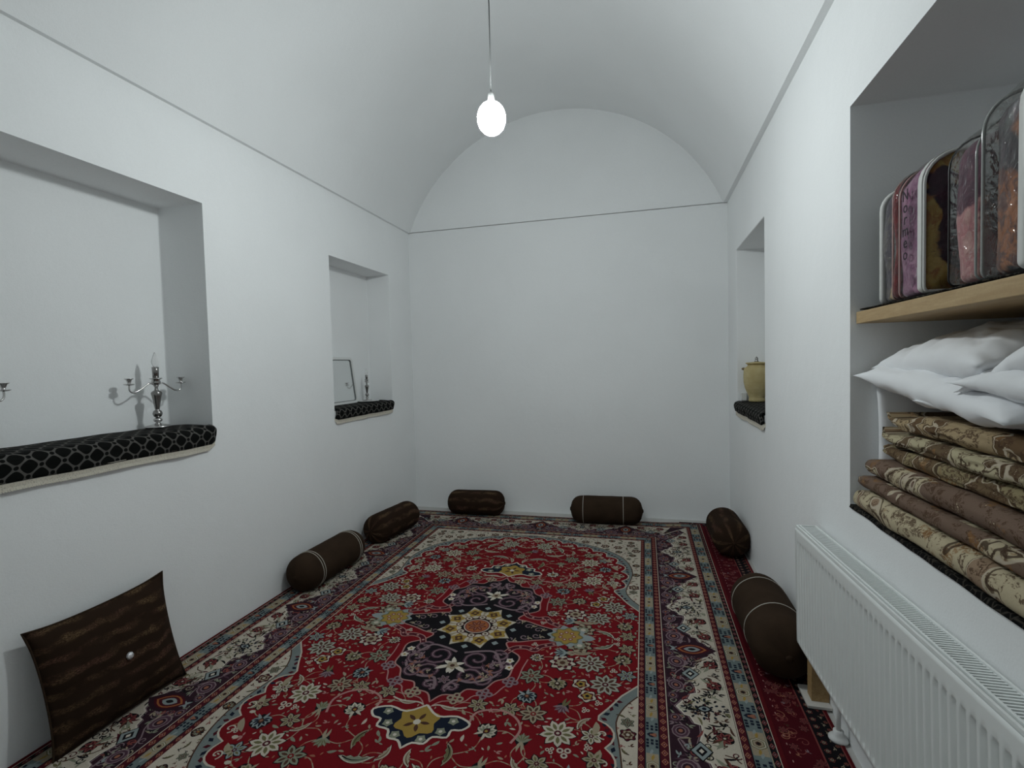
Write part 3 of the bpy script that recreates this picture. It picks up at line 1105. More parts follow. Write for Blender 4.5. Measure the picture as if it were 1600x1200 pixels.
    keep += [(x, y) for x, y in pen if x >= 0] + [(.21, .735), (.22, .665), (.30, .63), (.38, .655), (.42, .72)]
    body = q2 + [(.345, .1), (.48, .1), (.48, 0), (0, 0)]
    pts = []
    for r, tries in ((.066, 1500), (.052, 1500), (.040, 2500), (.030, 4000), (.019, 7000), (.012, 9000), (.0075, 9000)):
        for _ in range(tries):
            p = (rnd.uniform(0, FU), rnd.uniform(0, 1.46))
            if not inside(p, field) or inside(p, body) or inside(p, pen): continue
            if dist_poly(p, edge) < r + .030 or dist_poly(p, keep) < r * .75 + .016: continue
            if any(math.hypot(p[0] - a[0], p[1] - a[1]) < r + a[2] + .002 for a in pts): continue
            if p[0] < r * .9 and p[0] > .004 and r > .03: continue
            if p[1] < r * .9 or p[0] > FU - r * .9: continue
            pts.append((p[0], p[1], r))
    Q = []
    big = [a for a in pts if a[2] > .03]
    for i, a in enumerate(big):          # vines to the two nearest neighbours
        nb = sorted(big, key=lambda b: math.hypot(a[0] - b[0], a[1] - b[1]))[1:3]
        for b in nb:
            dx, dy = b[0] - a[0], b[1] - a[1]
            k = .22 if i % 2 else -.22
            mid_ = (a[0] + dx * .5 - dy * k, a[1] + dy * .5 + dx * k)
            for st in strip(smooth_poly([a[:2], mid_, b[:2]], 5), .0042): Q.append((st, rnd.choice(('beige', 'salmon', 'beige')), 1))
    for x, y, r in pts:
        a = rnd.uniform(0, 6.3)
        k = rnd.random()
        c = (x, y)
        if r > .06:
            if k < .30: palmette(Q, c, r * .80, a, 3, rnd.choice((('cream', 'sage', 'maroon', 'gold'), ('beige', 'olive', 'brown', 'cream'), ('pale', 'navy', 'brown', 'salmon'))))
            elif k < .52: starflower(Q, c, r * .98, a, 3, 9, rnd.choice(('cream', 'grey', 'beige')), rnd.choice(('olive', 'brown')), 'maroon')
            elif k < .72: rosette(Q, c, r * .95, a, 3, 8, rnd.choice((('cream', 'maroon', 'beige', 'brown'), ('beige', 'brown', 'sage', 'cream'))))
            elif k < .86: tulip(Q, c, r * .85, a, 3, rnd.choice((('mauve', 'purple', 'olive'), ('sage', 'olive', 'beige'))))
            else: saz(Q, c, r * 1.05, a, 3, rnd.choice((('sage', 'black', 'cream'), ('beige', 'olive', 'cream'))))
        elif r > .045:
            if k < .3: starflower(Q, c, r, a, 3, 7, rnd.choice(('grey', 'beige', 'sage')), 'brown', 'red')
            elif k < .5: palmette(Q, c, r * .78, a, 3, ('cream', 'brown', 'sage', 'gold'))
            elif k < .8: saz(Q, c, r * 1.1, a, 3, rnd.choice((('sage', 'black', 'cream'), ('olive', 'black', 'beige'))))
            else: tulip(Q, c, r * .85, a, 3, ('cream', 'maroon', 'beige'))
        elif r > .03:
            if k < .35: starflower(Q, c, r, a, 3, 6, rnd.choice(('cream', 'beige', 'pale')), 'olive', 'maroon')
            elif k < .6: saz(Q, c, r * 1.15, a, 3, ('beige', 'brown', 'cream'))
            elif k < .8: rosette(Q, c, r, a, 3, 5, ('cream', 'maroon', 'gold', 'black'))
            else: trefoil(Q, c, r, a, 3, rnd.choice(('cream', 'beige', 'salmon')))
        elif r > .016:
            if k < .55: sprig(Q, c, r, a, 3, rnd.choice(('cream', 'beige', 'sage', 'pink')))
            elif k < .8: trefoil(Q, c, r, a, 3, 'cream')
            else: Q.append((T(lens(r * 2, r * .8, .3, 4, -r), c, a), rnd.choice(('beige', 'sage', 'cream')), 3))
        else:
            Q.append((T(lens(r * 2.2, r * .9, .2, 4, -r), c, a), rnd.choice(('salmon', 'beige', 'sage', 'cream')), 3))
    P.emit(Q)
    # slab edge
    U, Vv = FU + W, FV + W
    n = 24
    for i in range(n):
        f0, f1 = -1 + 2 * i / n, -1 + 2 * (i + 1) / n
        for sg in (-1, 1):
            b = len(P.V)
            for f, top_ in ((f0, 0), (f1, 0), (f1, 1), (f0, 1)):
                X, Y = f * U + cx, sg * Vv + cy
                P.V.append((X, Y, zf(X, Y) - (0 if top_ else .0082)))
            P.F.append((b, b + 1, b + 2, b + 3)); P.Cc.append(COL['rim'])
    for sg in (-1, 1):
        b = len(P.V)
        X = sg * U + cx
        for y, top_ in ((-Vv, 0), (Vv, 0), (Vv, 1), (-Vv, 1)):
            P.V.append((X, y + cy, zf(X, 0) - (0 if top_ else .0082)))
        P.F.append((b, b + 1, b + 2, b + 3)); P.Cc.append(COL['rim'])
    return P


def pile(name):
    t = NT(name)
    at = t.n('Attribute'); at.attribute_name = 'woven'
    v = t.coord('Object')
    f = t.noise(v, 420, 2, .6)
    g_ = t.noise(v, 5, 3)
    k = t.math('MULTIPLY', t.math('ADD', .62, t.math('MULTIPLY', f, .76)), t.math('ADD', .86, t.math('MULTIPLY', g_, .28)))
    cmb = t.n('CombineColor')
    for i in range(3): t.t.links.new(k, cmb.inputs[i])
    t.col(t.mul(at.outputs['Color'], cmb.outputs[0]))
    t.set(Roughness=1.0)
    t.inp(t.b.inputs['Specular IOR Level'], .1)
    t.bump(f, .5, .003)
    return t.m


M['pile'] = pile('wool_pile')
carpet = link('persian_carpet', main_carpet().mesh('persian_carpet', M['pile']))
tag(carpet, 'large red floral carpet with dark centre medallion and ivory borders', 'carpet')


def runner():
    rnd = random.Random(5)
    P = Pat(lambda x, y: .0062)
    x0, x1, y0, y1 = .285, .700, .35, 4.705
    P.raw([(x0, y0), (x1, y0), (x1, y1), (x0, y1)], 'dkfield', 0)
    # dark border along the wall with rows of small motifs
    P.raw([(.612, y0), (x1, y0), (x1, y1), (.612, y1)], 'black', 1)
    P.raw([(.606, y0), (.612, y0), (.612, y1), (.606, y1)], 'rose', 2)
    P.raw([(.684, y0), (.689, y0), (.689, y1), (.684, y1)], 'rose', 2)
    P.raw([(.689, y0), (x1, y0), (x1, y1), (.689, y1)], 'dred', 2)
    P.raw([(x0, y1 - .085), (.612, y1 - .085), (.612, y1), (x0, y1)], 'black', 1)
    Q = []
    y = y0
    while y < y1 - .03:
        rosette(Q, (.632, y), .012, y * 7, 3, 5, ('rose', 'black', 'beige', 'black'))
        sprig(Q, (.662, y + .02), .012, y * 5, 3, rnd.choice(('beige', 'rose', 'mauve')))
        rosette(Q, (.674, y - .01), .008, y * 7, 3, 5, ('salmon', 'black', 'rose', 'black'))
        Q.append((T(lens(.014, .005, 0, 3), (.497, y), PI / 2), 'pink', 2))
        y += .043
    for _ in range(360):
        c = (rnd.uniform(.50, .60), rnd.uniform(y0, y1 - .1))
        k = rnd.random()
        if k < .35: scroll(Q, c, rnd.uniform(.014, .026), rnd.uniform(0, 6), 2, rnd.choice(('rose', 'salmon')), .0035, 1.1, rnd.choice((-1, 1)))
        elif k < .75: sprig(Q, c, .014, rnd.uniform(0, 6), 3, rnd.choice(('rose', 'salmon', 'mauve', 'brown')))
        else: starflower(Q, c, .017, rnd.uniform(0, 6), 3, 6, 'rose', 'maroon', 'maroon')
    for x in frange(.30, .60, 9): rosette(Q, (x, y1 - .04), .014, x * 9, 3, 5, ('rose', 'black', 'mauve', 'black'))
    P.emit(Q, ((1, 1),))
    me = P.mesh('red_runner', M['pile'])
    bm = bmesh.new(); bm.from_mesh(me)
    lay = bm.faces.layers.float_color.get('woven')
    for a, b in (((x0, y0), (x1, y0)), ((x1, y0), (x1, y1)), ((x1, y1), (x0, y1)), ((x0, y1), (x0, y0))):
        f = bm.faces.new([bm.verts.new((a[0], a[1], .0002)), bm.verts.new((b[0], b[1], .0002)), bm.verts.new((b[0], b[1], .0062)), bm.verts.new((a[0], a[1], .0062))])
        f[lay] = (*COL['rim'], 1)
    bm.to_mesh(me); bm.free()
    return me


tag(link('red_runner', runner()), 'dark red narrow carpet along the right wall, under the large carpet', 'carpet')

# ------------------------------------------------------------------ radiator
RY0, RY1, RZ0, RZ1, RXF, RXB = .93, 2.385, .207, .715, .622, .706
TILT = .042
rad = thing('panel_radiator', 'long white ribbed panel radiator hung on the right wall below the shelf niche', 'radiator', (RXF, RY1, RZ0))
RL, RH, RD = RY1 - RY0, RZ1 - RZ0, RXB - RXF
rad.rotation_euler = (-TILT, 0, .009)
pitch = .0333
nr = int((RL - .05) / pitch)
m0 = (RL - nr * pitch) / 2
us = []
for k in range(nr):
    us += [m0 + pitch * (k + f) for f in (0, .18, .30, .42, .58, .70, .82)]
us = [0, .004] + us + [m0 + pitch * nr, RL - .004, RL]
zs_ = [0, .004, .020, .030, .034, .040, .060] + frange(.1, RH - .12, 6) + [RH - .075, RH - .060, RH - .052, RH - .046, RH - .030, RH - .012, RH - .005, RH]
P = []
for z in zs_:
    row = []
    for u in us:
        d = 0.0
        k = (u - m0) / pitch
        if 0 < k < nr:
            f = abs((k % 1) - .5)
            d = .0085 * max(0, min(1, (.32 - f) / .12))
        e = max(0, min(1, (z - .026) / .012)) * max(0, min(1, (RH - .050 - z) / .008))
        d *= e
        edge_ = .006 * (max(0, (.005 - u) / .005) + max(0, (u - RL + .005) / .005))
        edge_ += .012 * max(0, (.02 - z) / .02) ** 2 + .004 * max(0, (z - RH + .005) / .005)
        row.append((d + edge_, -u, z))
    P.append(row)
fp = link('front_panel', from_grid(P), M['enamel'], rad, True)
boxes('top_rail', [(.006, .013, -RL, 0, RH - .004, RH + .010), (.018, .024, -RL, 0, RH - .004, RH + .012), (RD - .005, RD + .001, -RL, 0, RH - .004, RH + .012),
                   (.006, RD, -.006, 0, RH - .002, RH + .011), (.006, RD, -RL, -RL + .006, RH - .002, RH + .011)], M['enamel'], rad, .0015)
gl_ = []
k = 0
while .012 + k * .0115 < RL - .012:
    y = -.012 - k * .0115
    gl_.append((.024, RD - .005, y - .0050, y, RH + .003, RH + .007)); k += 1
gl_ += [(.050, .053, -RL + .006, -.006, RH + .001, RH + .0035)]
boxes('top_grille', gl_, M['enamel'], rad)
boxes('side_cover', [(.004, RD, -.004, 0.0, .01, RH)], M['enamel'], rad, .001)
boxes('side_cover', [(.004, RD, -RL, -RL + .004, .01, RH)], M['enamel'], rad, .001)
boxes('back_panel', [(RD - .014, RD - .002, -RL + .006, -.006, .004, RH - .006)], M['enamel'], rad)
boxes('convector', [(.020 + .0, .024, -RL + .01, -.01, .01, RH - .03), (.044, .047, -RL + .01, -.01, .01, RH - .03)], M['enamel_dark'], rad)
for yy in (-.25, -RL + .25):
    boxes('bracket', [(RD - .003, XR - RXF - .001, yy - .02, yy + .02, .06, RH - .06)], M['enamel'], rad)

blk = boxes('wooden_block', [(.655, .722, 2.295, 2.352, .0205, .206)], M['block'], None, .002)
tag(blk, 'short pale wooden block standing under the far end of the radiator', 'block')
tl = boxes('white_tile', [(.632, .722, 2.262, 2.408, .0085, .0200)], flat('white_tile', (.66, .64, .60), .5), None, .002)
tag(tl, 'thin white tile under the wooden block by the right wall', 'tile')
# valve cover at the foot of the wall
vc = thing('floor_valve_cover', 'small white floor fitting on the dark red carpet below the radiator', 'valve cover', (.690, 2.10, .0075))
link('collar', lathe([(.012, 0), (.034, 0), (.034, .006), (.026, .014), (.018, .022), (.018, .034), (.012, .036)], 20), M['white_plastic'], vc, True)
link('pipe', tube([(0, 0, .02), (0, -.002, .09), (.004, -.004, .20)], .008, 10), M['white_plastic'], vc, True)

# ------------------------------------------------------------------ bolsters
def bolster(label, length, R, a, b, mt, cords=(), zoff=0.0, seed=1, double=False, flatten=.0):
    """a, b: ends of the axis on the floor plane (x,y)"""
    ax = Vector((b[0] - a[0], b[1] - a[1], 0)); ax.normalize()
    mid_ = ((a[0] + b[0]) / 2, (a[1] + b[1]) / 2)
    t = thing('bolster_cushion', label, 'bolster', (mid_[0], mid_[1], zoff), math.atan2(ax.y, ax.x), 'bolster cushions along the walls')
    L_ = length
    prof = []
    N = 40
    for i in range(N + 1):
        f = -1 + 2 * i / N
        q = abs(f)
        e = .44 if q else 0
        s_ = max(0, (q - (1 - R * .95 / (L_ / 2))) / (R * .95 / (L_ / 2)))
        r = R * max(1 - s_ ** 2.6, 0) ** .5
        prof.append((max(r, .012), f * L_ / 2))
    P_, U_ = [], []
    n = 40
    for r, h in prof:
        row, ur = [], []
        for k in range(n):
            an = 2 * PI * k / n
            w_ = 1 + .025 * nz(h * 5 + seed, cos(an) * 1.2, sin(an) * 1.2) + .010 * nz(h * 16, cos(an) * 3 + seed, sin(an) * 3)
            z = r * sin(an) * w_
            y = r * cos(an) * w_
            z = max(z, -R * .93)                        # sits on the floor
            row.append((h, y * (1 + flatten), z * (1 - flatten) + R * .93 * (1 - flatten)))
            ur.append((h, .11 * an))
        P_.append(row); U_.append(ur)
    link('body', from_grid(P_, U_, wrap_v=True, cap=True), mt, t, True)
    cz = R * .93 * (1 - flatten)
    for sg in (-1, 1):          # gathered button at each end
        link('end_button', lathe([(.002, -.004), (.016, -.003), (.016, .003), (.002, .006)], 12, 'x'), mt, t, True).location = (sg * (L_ / 2), 0, cz)
    for c in cords:
        q = abs(c) / (L_ / 2)
        s_ = max(0, (q - (1 - R * .95 / (L_ / 2))) / (R * .95 / (L_ / 2)))
        r = R * max(1 - s_ ** 2.6, 0) ** .5
        pts = []
        for k in range(41):
            an = 2 * PI * k / 40
            w_ = 1 + .025 * nz(c * 5 + seed, cos(an) * 1.2, sin(an) * 1.2) + .010 * nz(c * 16, cos(an) * 3 + seed, sin(an) * 3)
            z = max(r * sin(an) * w_, -R * .93 + .003)
            pts.append((c, r * cos(an) * w_ * (1 + flatten), z * (1 - flatten) + cz))
        link('piping_cord', tube(pts, .0028, 6), M['piping'], t, True)
    return t


CZ = .0108
bolster('plain dark brown bolster with double pale cords, against the left wall', .68, .121, (-2.172, 2.72), (-2.146, 3.40), M['brown'], (-.205, -.185, .215, .235), CZ, 1)
bolster('striped dark brown bolster in the corner of the left and end walls', .61, .120, (-2.165, 3.63), (-2.075, 4.23), M['chenille_b'], (), CZ, 2)
bolster('striped dark brown bolster against the end wall, below the bare bulb', .57, .118, (-1.880, 4.620), (-1.310, 4.640), M['chenille_b'], (), CZ, 3)
bolster('plain dark brown bolster with single pale cords against the end wall', .64, .122, (-.665, 4.555), (-.025, 4.580), M['brown'], (-.20, .15), CZ, 4)
bolster('striped dark brown bolster at the far end of the right wall', .56, .130, (.603, 3.83), (.593, 4.39), M['chenille_b'], (), .0172, 5)
bolster('plain dark brown bolster with thin pale cords beside the radiator', .68, .138, (.592, 2.37), (.577, 3.05), M['brown'], (-.11, .19), .0172, 6)

# ------------------------------------------------------------------ square cushion
def pad(w_, h_, t_, pinch=.06, n=26, seed=0, wr=.004, power=.42, ears=0.0, full=.5):
    """two puffed sheets sewn along the rim; x,y in the plane, z thick"""
    P_, U_ = [], []
    rows = []
    for side in (1, -1):
        for i in range(n + 1):
            u = -1 + 2 * i / n
            row = []
            for j in range(n + 1):
                v = -1 + 2 * j / n
                x = w_ / 2 * u * (1 - pinch * (1 - v * v) ** 1.2 * u * u) * (1 + ears * (u * u * v * v) ** 3)
                y = h_ / 2 * v * (1 - pinch * (1 - u * u) ** 1.2 * v * v) * (1 + ears * (u * u * v * v) ** 3)
                k = max((1 - u ** 4) * (1 - v ** 4), 0) ** full * max((1 - u * u) * (1 - v * v), 0) ** (power * .5)
                z = side * t_ / 2 * k
                z += wr * (nz(u * 3 + seed, v * 3, side * 2.0) + .6 * nz(u * 8, v * 8 + seed, side * 3.0)) * min(1, 3 * k + .1)
                row.append((x, y, z))
            rows.append(row)
    me = bpy.data.meshes.new('pad')
    V, F, UV = [], [], []
    N = n + 1
    for r in rows: V += r
    for s_ in (0, 1):
        for i in range(n):
            for j in range(n):
                b = s_ * N * N
                q = (b + i * N + j, b + (i + 1) * N + j, b + (i + 1) * N + j + 1, b + i * N + j + 1)
                F.append(q if s_ == 0 else q[::-1])
    me.from_pydata(V, [], F)
    l = me.uv_layers.new(name='UVMap')
    for lp in me.loops:
        c = me.vertices[lp.vertex_index].co
        l.data[lp.index].uv = (c.x, c.y)
    bm = bmesh.new(); bm.from_mesh(me)
    bmesh.ops.remove_doubles(bm, verts=bm.verts, dist=.0025)
    bmesh.ops.recalc_face_normals(bm, faces=bm.faces)
    bm.to_mesh(me); bm.free()
    return me


def frame(x_ax, y_ax, loc):
    X = Vector(x_ax).normalized(); Y = Vector(y_ax); Y = (Y - X * Y.dot(X)).normalized(); Z = X.cross(Y)
    mt = Matrix((X, Y, Z)).transposed().to_4x4(); mt.translation = Vector(loc)
    return mt


cu = thing('square_cushion', 'large square brown striped cushion with a crystal button, leaning on the left wall', 'cushion')
# lower edge on the carpet away from the wall, upper edge against the wall
lo = Vector((-2.150, 1.600, .022)); hi = Vector((-2.245, 1.620, .468))
cu.matrix_world = frame((0.02, 1, .02), hi - lo, (lo + hi) / 2 + Vector((0, 0, .004)))
cu_b = link('body', pad(.535, .485, .150, .045, 30, 4, .009, .42, .05), M['chenille'], cu, True)
link('crystal_button', lathe([(.001, .010), (.007, .0095), (.013, .006), (.016, 0), (.013, -.004), (.001, -.006)], 8), M['crystal'], cu).location = (.01, -.005, .0765)
pts = []
for k in range(81):
    a_ = k / 80 * 4
    sgm, f = int(a_) % 4, a_ % 1
    u, v = [(-1 + 2 * f, -1), (1, -1 + 2 * f), (1 - 2 * f, 1), (-1, 1 - 2 * f)][sgm]
    e_ = (1 + .05 * (u * u * v * v) ** 3)
    pts.append((.535 / 2 * u * (1 - .045 * (1 - v * v) ** 1.2 * u * u) * e_, .2425 * v * (1 - .045 * (1 - u * u) ** 1.2 * v * v) * e_, 0))
link('seam_piping', tube(pts, .004, 6), M['brown'], cu, True)

# ------------------------------------------------------------------ cloths on the niche sills
def sill_cloth(name, label, side, xw, depth, y0, y1, sill, drop, bulge, flare=.012, drop1=None, lace_h=.034):
    """side: -1 niche goes to -x. profile runs from the back of the niche to the hem"""
    prof = []
    s0 = sill + .016
    xb = xw + side * (depth - .006)
    for f in frange(0, 1, 8): prof.append((xb + (xw + side * .025 - xb) * f, s0 + .006 * sin(PI * f)))
    for an in frange(.15, 1.45, 8):
        prof.append((xw + side * .025 - side * (.025 + bulge) * sin(an), s0 - .030 + .034 * cos(an)))
    for f in frange(.12, 1, 7): prof.append((xw - side * (bulge * (1 - .35 * f * f)), s0 - .027 - (drop - .027) * f))
    P_, U_ = [], []
    N = 40
    for i in range(N + 1):
        f = i / N
        y = y0 + (y1 - y0) * f
        row, ur = [], []
        s_ = 0
        for j, (x, z) in enumerate(prof):
            if j: s_ += math.hypot(x - prof[j - 1][0], z - prof[j - 1][1])
            out = max(0, (j - 9) / (len(prof) - 10))                    # part in front of the wall
            e = max(0, abs(2 * f - 1) - .93) / .07
            yy = y + (1 if f > .5 else -1) * flare * out * min(1, 6 * abs(f - .5))
            dz = .004 * nz(y * 6, j * .2, sill) - .030 * out * (e ** 2) * -.4
            dx = side * (.010 * nz(y * 7, j * .15, 5 + sill) * out + bulge * .55 * out * e ** 2)
            if j > 8: dx = min(dx, bulge * .8) if side > 0 else max(dx, -bulge * .8)
            row.append((x + dx, yy, z + dz)); ur.append((y, s_))
        P_.append(row); U_.append(ur)
    t = thing(name, label, 'cloth')
    c = link('cloth', from_grid(P_, U_), M['lattice'], t, True)
    md = c.modifiers.new('thick', 'SOLIDIFY'); md.thickness = .004; md.offset = -1
    # lace hem with little points
    Q_, U2 = [], []
    M_ = int((y1 - y0) / .0085) * 2
    for i in range(M_ + 1):
        f = i / M_
        q = f * N
        i0 = min(int(q), N - 1); g = q - i0
        p = Vector(P_[i0][-1]).lerp(Vector(P_[i0 + 1][-1]), g)
        L_ = lace_h * (1 if i % 2 else .86) * (1 if .012 < f < .965 else .7)
        Q_.append([p + Vector((side * .001, 0, .006)), p + Vector((side * .003, 0, -.004)), p + Vector((side * .005, 0, -L_ * .55)), p + Vector((side * .004, 0, -L_))])
        U2.append([(p.y, k * .012) for k in range(4)])
    lc = link('lace_trim', from_grid(Q_, U2), M['lace'], t)
    md = lc.modifiers.new('thick', 'SOLIDIFY'); md.thickness = .0015
    return t


sill_cloth('sill_cloth', 'long black lattice cloth with lace hem on the wide left niche sill', -1, XL, .30, .83, 2.272, SILL_L, .100, .030, .016)
sill_cloth('sill_cloth', 'short black lattice cloth with lace hem under the framed mirror, small left niche', -1, XL, .235, 3.425, 4.338, SILL_S, .085, .026, .014)
sill_cloth('sill_cloth', 'short black lattice cloth with lace hem under the clay jar, small right niche', 1, XR, .30, 3.432, 4.388, SILL_R, .080, .030, .018)

# ------------------------------------------------------------------ candelabra
def candelabrum(name, label, loc, H, span, rz=0.0, group='silver candelabra', arms=2):
    t = thing(name, label, 'candelabrum', loc, rz, group)
    k = H / .40
    sc = lambda pr: [(r * k, h * k) for r, h in pr]
    link('base', lathe(sc([(.004, 0), (.058, 0), (.060, .004), (.052, .010), (.030, .015), (.014, .020), (.010, .026), (.020, .034), (.021, .042), (.012, .050), (.004, .052)]), 24), M['silver'], t, True)
    link('stem', lathe(sc([(.004, .050), (.010, .052), (.019, .060), (.023, .073), (.019, .086), (.010, .093), (.011, .098), (.016, .130), (.023, .170), (.026, .182), (.022, .190), (.010, .198), (.007, .212), (.012, .222), (.004, .230)]), 24), M['silver_dark'], t, True)
    link('hub', lathe(sc([(.004, .226), (.018, .229), (.022, .240), (.018, .254), (.026, .258), (.030, .260), (.028, .263), (.004, .264)]), 24), M['silver'], t, True)
    link('candle_socket', lathe(sc([(.004, .262), (.014, .263), (.0155, .300), (.0165, .322), (.004, .323)]), 20), M['silver_dark'], t, True)
    link('flame_bulb', lathe(sc([(.004, .321), (.009, .324), (.0165, .340), (.0175, .350), (.013, .368), (.006, .388), (.0015, .400)]), 16), M['glass'], t, True)
    for i in range(arms):
        a_ = 2 * PI * i / arms
        d = Vector((cos(a_), sin(a_), 0))
        half = span / 2
        hh = [(.004, .222), (.25, .236), (.5, .214), (.72, .196), (.90, .192), (1.0, .206), (1.0, .232)]
        pts_ = smooth_poly([(q * half, z * k) for q, z in hh], 4)
        arm = link('arm', tube([d * p_[0] + Vector((0, 0, p_[1])) for p_ in pts_], .0042 * k, 8), M['silver'], t, True)
        cup = link('cup', lathe(sc([(.003, .228), (.018, .231), (.024, .234), (.024, .237), (.008, .238), (.008, .244), (.013, .258), (.020, .262), (.020, .265), (.011, .264), (.003, .250)]), 18), M['silver'], t, True)
        cup.location = d * half
    return t


cz_ = SILL_L + .026
candelabrum('candelabrum', 'silver candelabrum with flame bulb at the far end of the wide left niche', (-2.495, 2.118, cz_), .395, .262, PI / 2 - .15)
candelabrum('candelabrum', 'silver candelabrum cut off by the left edge of the photo', (-2.495, 1.335, cz_), .395, .262, PI / 2 + .1)
candelabrum('candelabrum', 'small silver candelabrum beside the framed mirror in the small left niche', (-2.415, 4.085, SILL_S + .034), .285, .15, PI / 2 + .6)
dish = thing('glass_tray', 'small pale tray under the little silver candelabrum', 'tray', (-2.415, 4.085, SILL_S + .0235))
link('plate', lathe([(.003, .004), (.085, .004), (.105, .009), (.108, .0105), (.105, .0075), (.085, 0), (.003, 0)], 28), M['white_plastic'], dish, True)

# mirror leaning on the back of the small niche
mi = thing('framed_mirror', 'white framed mirror with rounded corners leaning in the small left niche', 'mirror')
mb, mtp = Vector((-2.455, 3.765, SILL_S + .026)), Vector((-2.505, 3.765, SILL_S + .420))
mi.matrix_world = frame((0, 1, 0), mtp - mb, (mb + mtp) / 2)


def rrect(w_, h_, r, n=6):
    out = []
    for cx_, cy_, a0 in ((w_ / 2 - r, h_ / 2 - r, 0), (-w_ / 2 + r, h_ / 2 - r, PI / 2), (-w_ / 2 + r, -h_ / 2 + r, PI), (w_ / 2 - r, -h_ / 2 + r, 1.5 * PI)):
        for k in range(n + 1):
            a_ = a0 + PI / 2 * k / n
            out.append((cx_ + r * cos(a_), cy_ + r * sin(a_)))
    return out


def ring_mesh(o_, i_, z0, z1):
    return from_grid([[(x, y, z0) for x, y in o_], [(x, y, z1) for x, y in o_], [(x, y, z1) for x, y in i_], [(x, y, z0) for x, y in i_]], wrap_u=True, wrap_v=True)


link('frame', ring_mesh(rrect(.44, .40, .035), rrect(.40, .36, .022), -.008, .012), M['white_plastic'], mi)
link('inner_bead', ring_mesh(rrect(.40, .36, .022), rrect(.388, .348, .018), -.006, .008), M['enamel_dark'], mi)
link('glass', from_grid([[(x, y, z) for x, y in rrect(.39, .35, .018)] for z in (-.004, .002)], wrap_v=True, cap=True), M['mirror'], mi)
link('backing', from_grid([[(x, y, z) for x, y in rrect(.43, .39, .03)] for z in (-.010, -.006)], wrap_v=True, cap=True), M['white_plastic'], mi)

# clay jar and little box in the right niche
jar = thing('clay_jar', 'tall cream clay jar with flared lid in the small right niche', 'jar', (.838, 4.235, SILL_R + .024))
jk = .335 / .335
JR = lambda pr: [(r * .88, h) for r, h in pr]
link('body', lathe(JR([(.004, 0), (.062, 0), (.066, .006), (.066, .020), (.062, .030), (.075, .060), (.095, .105), (.105, .150), (.107, .195), (.105, .235), (.098, .258), (.076, .272), (.070, .284), (.004, .284)]), 32), M['clay'], jar, True)
ld = link('lid', lathe(JR([(.004, .283), (.072, .284), (.088, .292), (.090, .296), (.080, .300), (.030, .304), (.004, .306)]), 32), M['clay'], jar, True)
link('knob', lathe([(.003, .303), (.014, .304), (.017, .310), (.009, .316), (.012, .324), (.010, .334), (.003, .344)], 14), M['silver_dark'], ld, True)
for a_ in (2.4, -.75):
    d = Vector((cos(a_), sin(a_), 0)); e = Vector((-sin(a_), cos(a_), 0))
    hn = link('lug_handle', tube([d * .088 + e * -.026 + Vector((0, 0, .246)), d * .106 + e * -.018 + Vector((0, 0, .252)), d * .110 + Vector((0, 0, .254)), d * .106 + e * .018 + Vector((0, 0, .252)), d * .088 + e * .026 + Vector((0, 0, .246))], .008, 8), flat('dark_clay', (.20, .14, .06), .7), jar, True)
sb = boxes('small_white_box', [(.725 + .02, .785, 4.335, 4.380, SILL_R + .024, SILL_R + .085)], M['white_plastic'], None, .003)
tag(sb, 'little white box behind the clay jar', 'box')

# ------------------------------------------------------------------ shelf niche on the right
boxes_ = boxes('shelf_board', [(.742, XR + .578, .625, 2.084, 1.565, 1.607)], M['board'], None, .002)
tag(boxes_, 'pale wooden shelf board across the deep right niche', 'shelf')


def sheet(name, label, x0, x1, y0, y1, z, thick, amp, mt, over=0.0):
    P_, U_ = [], []
    for y in frange(y0, y1, 50):
        row, ur = [], []
        for i, x in enumerate(frange(x0, x1, 14)):
            dz = amp * (.5 + .5 * nz(y * 9, x * 6, z))
            row.append((x + (.006 * nz(y * 12, z * 7) if i == 0 else 0), y, z + dz)); ur.append((y, x))
        if over:
            row.insert(0, (x0 - .004, y, z - over * (1 + .35 * nz(y * 8, 9)))); ur.insert(0, (y, x0 - over))
        P_.append(row); U_.append(ur)
    o_ = link(name, from_grid(P_, U_), mt, None, True)
    md = o_.modifiers.new('thick', 'SOLIDIFY'); md.thickness = thick; md.offset = 1
    return tag(o_, label, 'cloth')


sheet('shelf_cloth', 'black printed cloth on the wooden shelf under the blanket bags', .752, XR + .57, .64, 2.075, 1.6085, .004, .006, M['black_cloth'])
sheet('sill_sheet', 'black cloth spread on the sill under the folded quilts', .7255, XR + .57, .64, 2.078, SILL_Q + .001, .004, .003, M['black_cloth'], .007)

